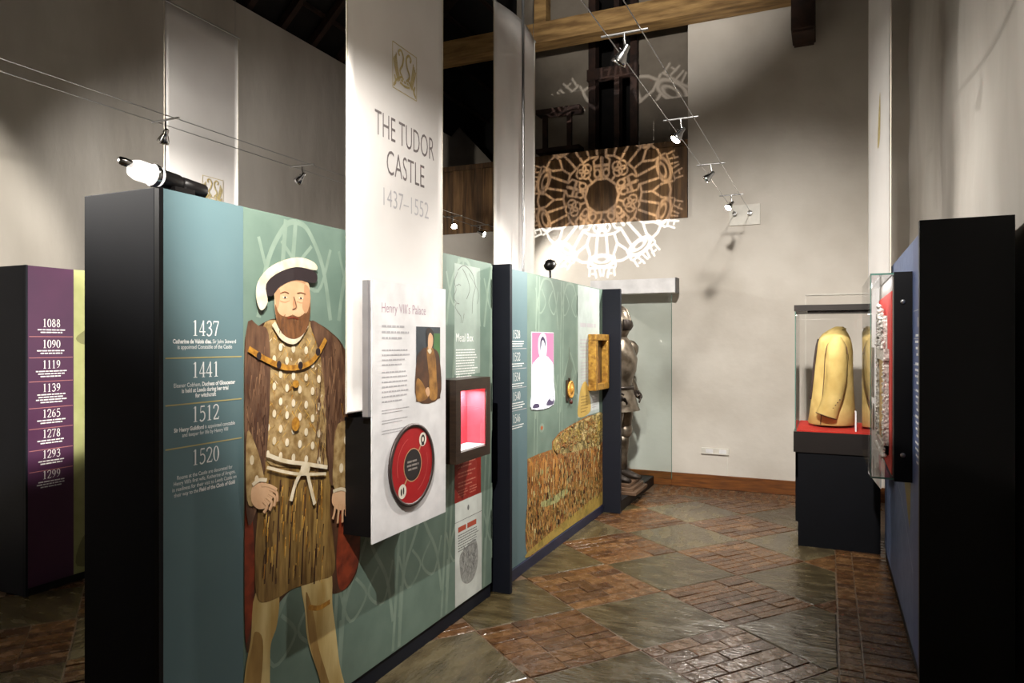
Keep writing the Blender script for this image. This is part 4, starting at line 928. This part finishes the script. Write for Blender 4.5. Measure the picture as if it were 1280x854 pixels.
def cable_spot(y, xs, z, tgt, power, label, size=60, color=WARM, lit=True, blend=.6, rad=.02):
    t = thing('cable_spotlight', label, 'spotlight', ((xs[0]+xs[1])/2, y, z), 'cable spotlights')
    xm = (xs[0]+xs[1])/2
    mb = MB(); mb.tube([(xs[0]-.03, y, z), (xs[1]+.03, y, z)], .006, 8); mb.build('cross_bar', M['steel'], t)
    d = (Vector(tgt)-Vector((xm, y, z-.1))).normalized(); hp = Vector((xm, y, z-.085))
    mb = MB(); mb.tube([(xm, y, z), (xm, y, z-.03), (xm-d.x*.01, y-d.y*.01, z-.06), tuple(hp)], .006, 8); mb.build('stem', M['chrome'], t)
    Mt = Matrix.Translation(hp) @ d.to_track_quat('Z', 'Y').to_matrix().to_4x4()
    mb = MB(); mb.lathe([(.008, -.035), (.014, -.03), (.016, 0), (.022, .012), (.033, .04), (.035, .056), (.031, .056), (.026, .03), (.012, .012)], Mt, 18); mb.build('lamp_head', M['chrome'], t)
    mb = MB(); mb.lathe([(.030, .050), (.031, .057), (.024, .064), (.001, .067)] if lit else [(.028, .046), (.024, .050), (.001, .052)], Mt, 16); mb.build('lens', M['bulb'] if lit else M['bulb_off'], t)
    mb = MB(); mb.tube([hp+Vector((.02, 0, .02)), hp+Vector((0, 0, .0)), hp+Vector((-.02, 0, .02))], .003, 6); mb.build('yoke', M['blackmetal'], t)
    if power: spot_light(t, hp+d*.075, tgt, power, color, size, blend, rad)
    rel(t); return t
cable_spot(.9, WX, WZ, (-1.86, 2.75, 1.75), PW['RA'], 'cable spotlight out of view overhead, aimed at the tall lettered banner', 60)  # unseen lamp added to brighten the lettered banner
cable_spot(1.55, WX, WZ, (-1.95, 2.0, 2.15), PW['R0'], 'cable spotlight out of view overhead, aimed at the teal panel', 76, blend=1)  # added lamp beyond the view, brightens the teal panel from above
cable_spot(2.15, WX, WZ, (-1.9, 7.7, 6.1), PW['R8'], 'cable spotlight out of view overhead, aimed up at the pale tie beam', 40, blend=.9)  # added uplight, no such fixture seen; lifts the tie beam
cable_spot(2.03, WX, WZ, (-5.6, 2.05, 1.75), PW['RL'], 'cable spotlight out of view overhead, aimed across at the left wall', 46, color=(1, .93, .82), blend=.35, rad=.07)
cable_spot(3.09, WX, WZ, (-1.85, 3.3, 1.35), 0, 'unlit chrome cable spotlight hanging in front of the tie beam', lit=False)
cable_spot(4.42, WX, WZ, (-1.9, 4.0, 1.3), PW['R2'], 'lit cable spotlight at the edge of the gallery opening', 95)
cable_spot(5.65, WX, WZ, (-1.9, 5.5, 1.9), 0, 'unlit cable spotlight against the white back wall, above the brighter one', lit=False)
cable_spot(6.92, WX, WZ, (-1.9, 5.6, 1.2), PW['R4'], 'lit cable spotlight just in front of the anchor plate', 95)
cable_spot(1.9, LX, LZ, (-4.256, 3.85, 2.2), PW['L5'], 'cable spotlight out of view on the left cables, aimed at the half hidden emblem banner', 50, blend=1)  # extra unseen lamp, put in for the emblem banner
cable_spot(1.2, LX, LZ, (-5.6, 6.6, 2.7), PW['L6'], 'cable spotlight out of view on the left cables, aimed along the left wall', 50, blend=.9)  # unseen lamp put in to fill the far part of the left wall
ws = thing('added_pendant_spotlight', 'spotlight hung from the roof on a rod, out of view overhead', 'spotlight', (-.3, 1.8, 4.2))  # added lamp, never in view; rod and head only carry the back wall light
mb = MB(); mb.tube([(-.3, 1.8, 4.22), (-.3, 1.8, 6.4)], .012, 8); mb.build('rod', M['blackmetal'], ws)
wp = Vector((-.3, 1.8, 4.18)); wt = Vector((-.9, 7.9, .6)); wd = (wt-wp).normalized(); wM = Matrix.Translation(wp) @ wd.to_track_quat('Z', 'Y').to_matrix().to_4x4()
mb = MB(); mb.lathe([(.03, -.06), (.05, -.05), (.06, .08), (.055, .08), (.04, 0)], wM, 18); mb.build('lamp_head', M['blackmetal'], ws)
spot_light(ws, wp+wd*.1, wt, PW['R7'], WARM, 60, 1, .12); rel(ws)
cable_spot(.7, LX, LZ, (.72, 4.0, 1.9), PW['L0'], 'cable spotlight out of view on the left cables, aimed across at the right hand wall', 60, blend=.8)
cable_spot(3.05, LX, LZ, (-4.4, 3.3, 2.0), 0, 'unlit cable spotlight hanging before the banner behind the teal wall', lit=False)
cable_spot(4.27, LX, LZ, (-4.6, 4.2, 2.0), 0, 'small unlit cable spotlight against the grey left wall', lit=False)
cable_spot(6.66, LX, LZ, (-2.6, 5.6, 1.7), PW['L3'], 'glaring cable spotlight before the gallery planks, the one beside the tall banner', 100)
cable_spot(7.3, LX, LZ, (-1.9, 7.6, 2.0), PW['L4'], 'glaring cable spotlight before the gallery planks, the one beside the blank banner', 100)

# torch-like projector on the near wall
tp = thing('torch_projector', 'black torch shaped projector with glowing lens on top of the teal wall', 'projector', (-2.0, 1.6, 2.09))
def axis_M(a, b): return Matrix.Translation(a) @ (Vector(b)-Vector(a)).to_track_quat('Z', 'Y').to_matrix().to_4x4()
pA = Vector((-1.985, 1.80, 2.120)); pB = Vector((-2.005, 1.50, 2.150)); Mt = axis_M(pA, pB)
mb = MB(); mb.lathe([(.018, 0), (.026, .004), (.027, .09), (.025, .092), (.025, .10), (.029, .104), (.030, .17)], Mt, 20); mb.build('body', M['blackmetal'], tp)
mb = MB(); mb.lathe([(.030, .17), (.034, .175), (.034, .205), (.030, .208), (.033, .215), (.033, .25), (.026, .268), (.001, .272)], Mt, 20); mb.build('lens_head', mat('glowing_lens', (240, 240, 240), .2, emit=(255, 246, 236), estr=.5), tp)
mb = MB(); mb.lathe([(.036, .182), (.038, .19), (.036, .198)], Mt, 20); mb.build('clamp_ring', M['chrome'], tp); mb = MB(); mb.lathe([(.012, .270), (.014, .29), (.012, .31), (.004, .312)], Mt @ Matrix.Translation((.0, .012, 0)), 10); mb.build('end_knob', M['chrome'], tp)
mb = MB(); mb.box(-2.02, -1.96, 1.66, 1.74, 2.0905, 2.112); mb.build('foot', M['blackmetal'], tp)
rel(tp)
# pattern projector on the second wall
gpj = (-2.1, 5.45, 2.24)
gt = thing('pattern_projector', 'small black ball headed projector on a stalk above the second wall', 'projector', (-2.1, 5.45, 2.085))
mb = MB(); mb.lathe([(.03, 0), (.03, .008), (.012, .012), (.010, .1)], Matrix.Translation((-2.1, 5.45, 2.086)), 14); mb.build('stalk', M['blackmetal'], gt)
mb = MB(); mb.lathe([(.005, -.07), (.03, -.062), (.045, -.035), (.047, 0), (.038, .03), (.036, .05), (.032, .05), (.03, .03)], axis_M((-2.1, 5.45, 2.235), (-2.1, 6.45, 2.45)), 18); mb.build('head', M['blackmetal'], gt)
ld = bpy.data.lights.new('gobo_light', 'SPOT'); ld.energy = PW['gobo']; ld.spot_size = math.radians(130); ld.spot_blend = .1; ld.shadow_soft_size = .004; ld.color = (1, .97, .94)
lo = bpy.data.objects.new('gobo_light', ld); COL.objects.link(lo); lo.parent = gt
lo.location = (-2.1, 5.54, 2.26); lo.rotation_euler = (PI/2, 0, 0)
ld.use_nodes = True; nt = ld.node_tree; N = nt.nodes; L = nt.links
def mth(op, a, b=None, c=None):
    n = N.new('ShaderNodeMath'); n.operation = op
    for k_, v in enumerate((a, b, c)):
        if v is None: continue
        if isinstance(v, (int, float)): n.inputs[k_].default_value = v
        else: L.new(v, n.inputs[k_])
    return n.outputs[0]
tc = N.new('ShaderNodeTexCoord'); sp = N.new('ShaderNodeSeparateXYZ'); L.new(tc.outputs['Normal'], sp.inputs[0])
DW = YB-5.54
az = mth('ABSOLUTE', sp.outputs[2])
X_ = mth('DIVIDE', sp.outputs[0], az); Y_ = mth('DIVIDE', sp.outputs[1], az)
# on the back wall one unit of the pattern is RAD metres, centred over the planks
RAD = .98; CX = (-2.40+2.1)/DW; CY = (3.30-2.26)/DW
GX_FLIP = 1
qx = mth('MULTIPLY', mth('SUBTRACT', X_, CX*GX_FLIP), DW/RAD); qy = mth('MULTIPLY', mth('SUBTRACT', Y_, CY), DW/RAD)
r = mth('SQRT', mth('ADD', mth('MULTIPLY', qx, qx), mth('MULTIPLY', qy, qy)))
ph = mth('ARCTAN2', qy, qx)
NF = 10; sec = 2*PI/NF
fold = mth('ABSOLUTE', mth('SUBTRACT', mth('FLOORED_MODULO', mth('ADD', ph, sec/2+PI/2), sec), sec/2))
fx = mth('MULTIPLY', r, mth('COSINE', fold)); fy = mth('MULTIPLY', r, mth('SINE', fold))
ds = []
def seg(a, b, c, d, w=.016):
    w *= .92
    ex, ey = c-a, d-b; ll = ex*ex+ey*ey
    px_ = mth('SUBTRACT', fx, a); py_ = mth('SUBTRACT', fy, b)
    t_ = mth('MULTIPLY', mth('ADD', mth('MULTIPLY', px_, ex), mth('MULTIPLY', py_, ey)), 1/ll)
    t_ = mth('MINIMUM', mth('MAXIMUM', t_, 0), 1)
    dx_ = mth('SUBTRACT', px_, mth('MULTIPLY', t_, ex)); dy_ = mth('SUBTRACT', py_, mth('MULTIPLY', t_, ey))
    ds.append(mth('SUBTRACT', mth('SQRT', mth('ADD', mth('MULTIPLY', dx_, dx_), mth('MULTIPLY', dy_, dy_))), w))
def ell(cx, cy, rx, ry, w=.016):
    w *= .92
    a = mth('DIVIDE', mth('SUBTRACT', fx, cx), rx); b = mth('DIVIDE', mth('SUBTRACT', fy, cy), ry)
    k_ = mth('SQRT', mth('ADD', mth('MULTIPLY', a, a), mth('MULTIPLY', b, b)))
    ds.append(mth('SUBTRACT', mth('MULTIPLY', mth('ABSOLUTE', mth('SUBTRACT', k_, 1)), min(rx, ry)), w))
t18 = math.tan(PI/NF)
seg(.20, 0, .20, .20*t18, .016)                         # central ten sided ring
seg(.47, .052, .70, .072, .015)                         # spokes
seg(.47, .052, .46, .46*t18, .014); seg(.46, .46*t18, .58, .58*t18, .013); seg(.58, .58*t18, .70, .072+.075, .014)
ell(.76, 0, .036, .085, .010); ell(.775, 0, .070, .145, .013)
seg(.70, .147, .84, .17, .012); seg(.79, .17, .78, .78*t18, .014)
seg(.86, .0, .86, .16, .010); seg(.86, .03, .95, .015, .010); seg(.87, .09, .97, .07, .010); seg(.86, .15, .95, .155, .010); seg(.93, .07, .93, .12, .008)
# five knots round the ring with lobed cells between them
s5 = 2*PI/5
f5 = mth('ABSOLUTE', mth('SUBTRACT', mth('FLOORED_MODULO', mth('ADD', ph, s5/2-PI/2+2*PI), s5), s5/2))
fx = mth('MULTIPLY', r, mth('COSINE', f5)); fy = mth('MULTIPLY', r, mth('SINE', f5))
seg(.21, 0, .45, 0, .020); seg(.36, 0, .36, .075, .020); ell(.27, .055, .045, .035, .012); seg(.29, .085, .42, .10, .013); seg(.42, .10, .46, .05, .013)
c36, s36 = math.cos(PI/5), math.sin(PI/5)
for rr_ in (.335, .425): ell(rr_*c36, rr_*s36, .052, .052, .012)
ell(.38*c36+.048*s36, .38*s36-.048*c36, .052, .052, .012); seg(.21*c36, .21*s36, .285*c36, .285*s36, .014)
dd = ds[0]
for v in ds[1:]: dd = mth('MINIMUM', dd, v)
mk = N.new('ShaderNodeMapRange'); mk.inputs[1].default_value = .007; mk.inputs[2].default_value = -.007; mk.inputs[3].default_value = 0; mk.inputs[4].default_value = 1
L.new(dd, mk.inputs[0])
em = [n for n in N if n.type == 'EMISSION'][0]; L.new(mk.outputs[0], em.inputs['Strength'])
rel(gt)

# ------------------------------------------------------------------ jacket case
jc = thing('display_case', 'glass display case on black base holding a yellow jacket', 'display case', (.06, 6.35, 0))
x0, x1, y0, y1 = -.235, .36, 5.95, 6.72
mb = MB(); mb.box(-.215, x1, y0+.005, y1-.1, 0, .735); mb.box(-.245, -.215, y0+.3, y1-.05, .12, .735); mb.build('base', mat('navy_black', (7, 8, 13), .6, spec=.15), jc, label='black base cabinet')
box('case_band', (x0-.012, x1, y0-.008, y1, .735, .895), mat('brown_black', (26, 20, 18), .4), jc)
box('red_floor', (x0+.01, x1-.01, y0+.01, y1-.01, .8955, .905), M['red_cloth'], jc)
for nm, d in (('glass_pane', (x0, x1, y0, y0+.006, .906, 1.835)), ('glass_pane', (x0, x1, y1-.006, y1, .906, 1.835)), ('glass_pane', (x0, x0+.006, y0+.007, y1-.007, .906, 1.835)), ('glass_pane', (x1-.006, x1, y0+.007, y1-.007, .906, 1.835))): box(nm, d, M['glass'], jc)
box('glass_edge', (x0-.002, x0+.004, y0-.002, y0-.0005, .896, 1.835), M['glass_edge'], jc)
mb = MB(); mb.box(x0-.008, x1, y0-.008, y1, 1.84, 1.885); mb.box(x0+.09, x1-.02, y0+.02, y0+.08, 1.815, 1.84); mb.build('top_bar', mat('bronze_black', (38, 32, 28), .4, .3), jc)
ld = bpy.data.lights.new('lamp_light', 'AREA'); ld.shape = 'RECTANGLE'; ld.size = .35; ld.size_y = .12; ld.energy = PW['case']; ld.color = (1, .96, .9)  # area light added under the top bar to light the jacket
lo = bpy.data.objects.new('lamp_light', ld); COL.objects.link(lo); lo.parent = jc; lo.location = (-.06, 6.10, 1.812)
rel(jc)
def jacket():
    t = thing('buff_jacket', 'yellow buff leather jacket standing on red cloth in glass case', 'jacket', (.04, 6.38, .906))
    n = 28
    def sec(z, rx, ry, cx=0, cy=0, sq=1.0): # superellipse section, rx front-back (X), ry shoulder width (Y)
        out = []
        for k_ in range(n):
            a = 2*PI*k_/n; c, s = math.cos(a), math.sin(a)
            out.append(Vector((cx+rx*math.copysign(abs(c)**sq, c), 6.38+cy+ry*math.copysign(abs(s)**sq, s), z)))
        return out
    cx = .045
    rings = [sec(.922, .172, .19, .027), sec(.93, .180, .20, .027), sec(1.08, .166, .185, .034), sec(1.25, .152, .17, .038), sec(1.40, .143, .168, .044), sec(1.516, .136, .175, .05), sec(1.59, .127, .172, .05, 0, .85), sec(1.63, .116, .155, .05, 0, .85), sec(1.662, .098, .125, .055, 0, .9), sec(1.69, .070, .085, .066), sec(1.712, .045, .056, .078), sec(1.722, .030, .040, .084)]
    mb = MB(); mb.loft(rings); mb.build('body', M['buff'], t)
    mb = MB(); mb.tube([(.066+.064*math.cos(2*PI*k_/20), 6.38+.078*math.sin(2*PI*k_/20), 1.692+.012*math.cos(2*PI*k_/20)) for k_ in range(21)], .007, 6); mb.build('collar', M['buff'], t)
    for s in (-1, 1):
        pts = [(.060, 6.38+s*.120, 1.615), (.062, 6.38+s*.158, 1.56), (.066, 6.38+s*.176, 1.44), (.060, 6.38+s*.186, 1.30), (.034, 6.38+s*.196, 1.15), (.0, 6.38+s*.204, 1.04)]
        mb = MB(); mb.tube(pts, [.050, .070, .075, .076, .075, .074], 20); sl = mb.build('sleeve', M['buff'], t)
        mb = MB(); mb.tube([(.004, 6.38+s*.203, 1.055), (-.012, 6.38+s*.206, 1.005)], [.077, .080], 20); mb.build('cuff', M['buff'], sl)
        mb = MB(); ax_ = Vector((-.016, s*.003, -.05)).normalized(); e1_ = ax_.cross(Vector((0, 1, 0))).normalized(); e2_ = ax_.cross(e1_)
        mb.tube([Vector((-.0125, 6.38+s*.206, 1.004))+(e1_*math.cos(2*PI*k_/20)+e2_*math.sin(2*PI*k_/20))*.079 for k_ in range(21)], .004, 5); mb.build('cuff_edge', M['buff_dark'], sl)
        mb = MB(); mb.tube([(-.013, 6.38+s*.206, 1.003), (-.0135, 6.38+s*.206, 1.0015)], [.073, .073], 20); mb.build('cuff_shade', M['buff_dark'], sl)  # dark disc paints the shade inside the open cuff
        for k_ in range(7):
            mb = MB(); mb.lathe([(.001, -.005), (.007, 0), (.001, .005)], Matrix.Translation((.085-.016*k_, 6.38+s*(.262+.002*k_), 1.14-.022*k_)), 6); mb.build('button', M['buff_dark'], sl)
        mb = MB(); mb.tube([(.062+.080*math.cos(PI*k_/14), 6.38+s*(.196-.052*math.sin(PI*k_/14)), 1.50+.125*math.sin(PI*k_/14)) for k_ in range(15)], .0038, 5); mb.build('arm_seam', M['buff_dark'], t)
        mb = MB(); mb.tube([(-.022, 6.38+s*.158, 1.50), (-.030, 6.38+s*.152, 1.30), (-.045, 6.38+s*.165, 1.1), (-.055, 6.38+s*.178, .93)], .003, 5); mb.build('side_seam', M['buff_dark'], t)
    mb = MB(); pts = [(-.130, 1.12), (-.122, 1.2), (-.110, 1.33), (-.098, 1.46), (-.084, 1.56), (-.070, 1.62)]
    for yy in (-.02, .02): mb.tube([(p[0], 6.38+yy, p[1]) for p in pts], .011, 8)
    mb.build('front_braid', M['braid'], t)
    mb = MB(); mb.tube([(-.02, 6.30, 1.665), (.04, 6.30, 1.685), (.075, 6.325, 1.70)], .0035, 5); mb.build('shoulder_seam', M['buff_dark'], t)
    st = MB(); st.box(.02, .10, 6.34, 6.42, .9055, .925); st.build('stand_foot', M['black'], t)
    rel(t)
jacket()
mb = MB(); mb.box(.19, .20, 6.02, 6.10, .9055, 1.06); tag(mb.build('caption_card', M['whiteboard']), 'small white caption card upright beside the jacket', 'card')

# ------------------------------------------------------------------ glass wall case on the blue wall
wc = thing('wall_display_case', 'shallow glass wall case with black frame on the blue wall', 'display case', (.3, 4.55, .9))
X0 = .198; y0, y1, z0, z1 = 4.02, 5.02, .905, 1.945
mb = MB(); mb.box(.303, DX-.001, y0, y0+.05, z0-.01, z1+.005); mb.box(.303, DX-.001, y1-.05, y1, z0-.01, z1+.005); mb.box(.303, DX-.001, y0+.05, y1-.05, z0-.01, z0+.03); mb.box(.303, DX-.001, y0+.05, y1-.05, z1-.03, z1+.005); mb.build('frame', M['black'], wc)
for zz_ in (1.80, 1.03):
    mb = MB(); mb.lathe([(.012, 0), (.012, .004), (.004, .006)], Matrix.Translation((.342, y0-.0005, zz_)) @ Matrix.Rotation(PI/2, 4, 'X'), 14); mb.build('bolt', M['steel'], wc)
box('mount_board', (.297, .3025, y0+.008, y1-.008, z0+.012, z1-.012), mat('grey_mount', (120, 114, 108), .6), wc)
box('back_board', (.293, .2968, y0+.012, y1-.02, z0+.02, z1-.09), M['red_cloth'], wc)
box('glass_pane', (X0, X0+.006, y0, y1, z0, z1), M['glass'], wc); box('glass_pane', (X0+.007, .302, y0, y0+.006, z0, z1), M['glass'], wc); box('glass_pane', (X0+.007, .302, y1-.006, y1, z0, z1), M['glass'], wc)
box('glass_shelf', (X0+.007, .302, y0+.007, y1-.007, z0, z0+.008), M['glass'], wc); box('glass_shelf', (X0+.007, .302, y0+.007, y1-.007, z1-.008, z1), M['glass'], wc)
mb = MB()
mb.box(X0-.002, X0+.002, y0-.002, y0-.0002, z0, z1); mb.box(X0-.002, .302, y0-.002, y0-.0002, z1-.008, z1+.001); mb.box(X0-.002, .302, y0-.002, y0-.0002, z0-.001, z0+.008); mb.build('glass_edge', M['glass_edge'], wc)
rel(wc)
ld = bpy.data.lights.new('lamp_light', 'AREA'); ld.shape = 'RECTANGLE'; ld.size = .05; ld.size_y = .7; ld.energy = PW['wcase']  # light added inside the case to brighten the plaque, no lamp seen
lo = bpy.data.objects.new('lamp_light', ld); COL.objects.link(lo); lo.parent = wc; lo.matrix_basis = Matrix.Translation(-wc.location) @ Matrix.Translation((.235, 4.5, 1.93)) @ Matrix.Rotation(math.radians(-18), 4, 'Y')
orn = thing('ornate_plaque', 'chased silver and gilt plaque in the glass wall case', 'plaque', (.3, 4.5, 1.0))
mb = MB(); R = random.Random(4)
box('panel', (.278, .2925, 4.22, 4.72, 1.05, 1.50), M['brass'], orn)
def knobs(mb, y_, zA, zB, n, depth, rr):
    for k_ in range(n):
        z = zA+(zB-zA)*k_/(n-1)
        mb.lathe([(.001, -rr), (rr, 0), (.001, rr)], Matrix.Translation((.272-.008*R.random(), y_+R.uniform(-.02, .02), z+R.uniform(-.004, .004))), 7)
for yy in (4.20, 4.71):
    mb = MB(); mb.box(.268, .2925, yy, yy+.03, 1.0, 1.55); knobs(mb, yy+.015, 1.02, 1.52, 44, .04, .009); mb.build('side_border', M['silver'], orn)
mb = MB(); mb.box(.266, .2925, 4.18, 4.76, 1.50, 1.56)
for k_ in range(190):
    z = 1.56+.24*R.random(); w_ = .26*(1-(z-1.56)/.27); y_ = 4.47+R.uniform(-w_, w_); rr = R.uniform(.006, .013)
    mb.lathe([(.001, -rr), (rr*.7, -rr*.6), (rr, 0), (rr*.7, rr*.6), (.001, rr)], Matrix.Translation((.276-.016*R.random(), y_, z)), 8)
mb.box(.272, .2925, 4.30, 4.64, 1.55, 1.74); mb.build('crest', M['silver'], orn, label='chased silver crest')
mb = MB(); mb.box(.266, .2925, 4.20, 4.74, 1.0, 1.05)
for k_ in range(16): mb.lathe([(.001, -.016), (.011, -.01), (.016, 0), (.011, .01), (.001, .016)], Matrix.Translation((.268, 4.20+k_*.036, .995)), 8)
mb.build('lower_border', M['silver'], orn)
rel(orn)
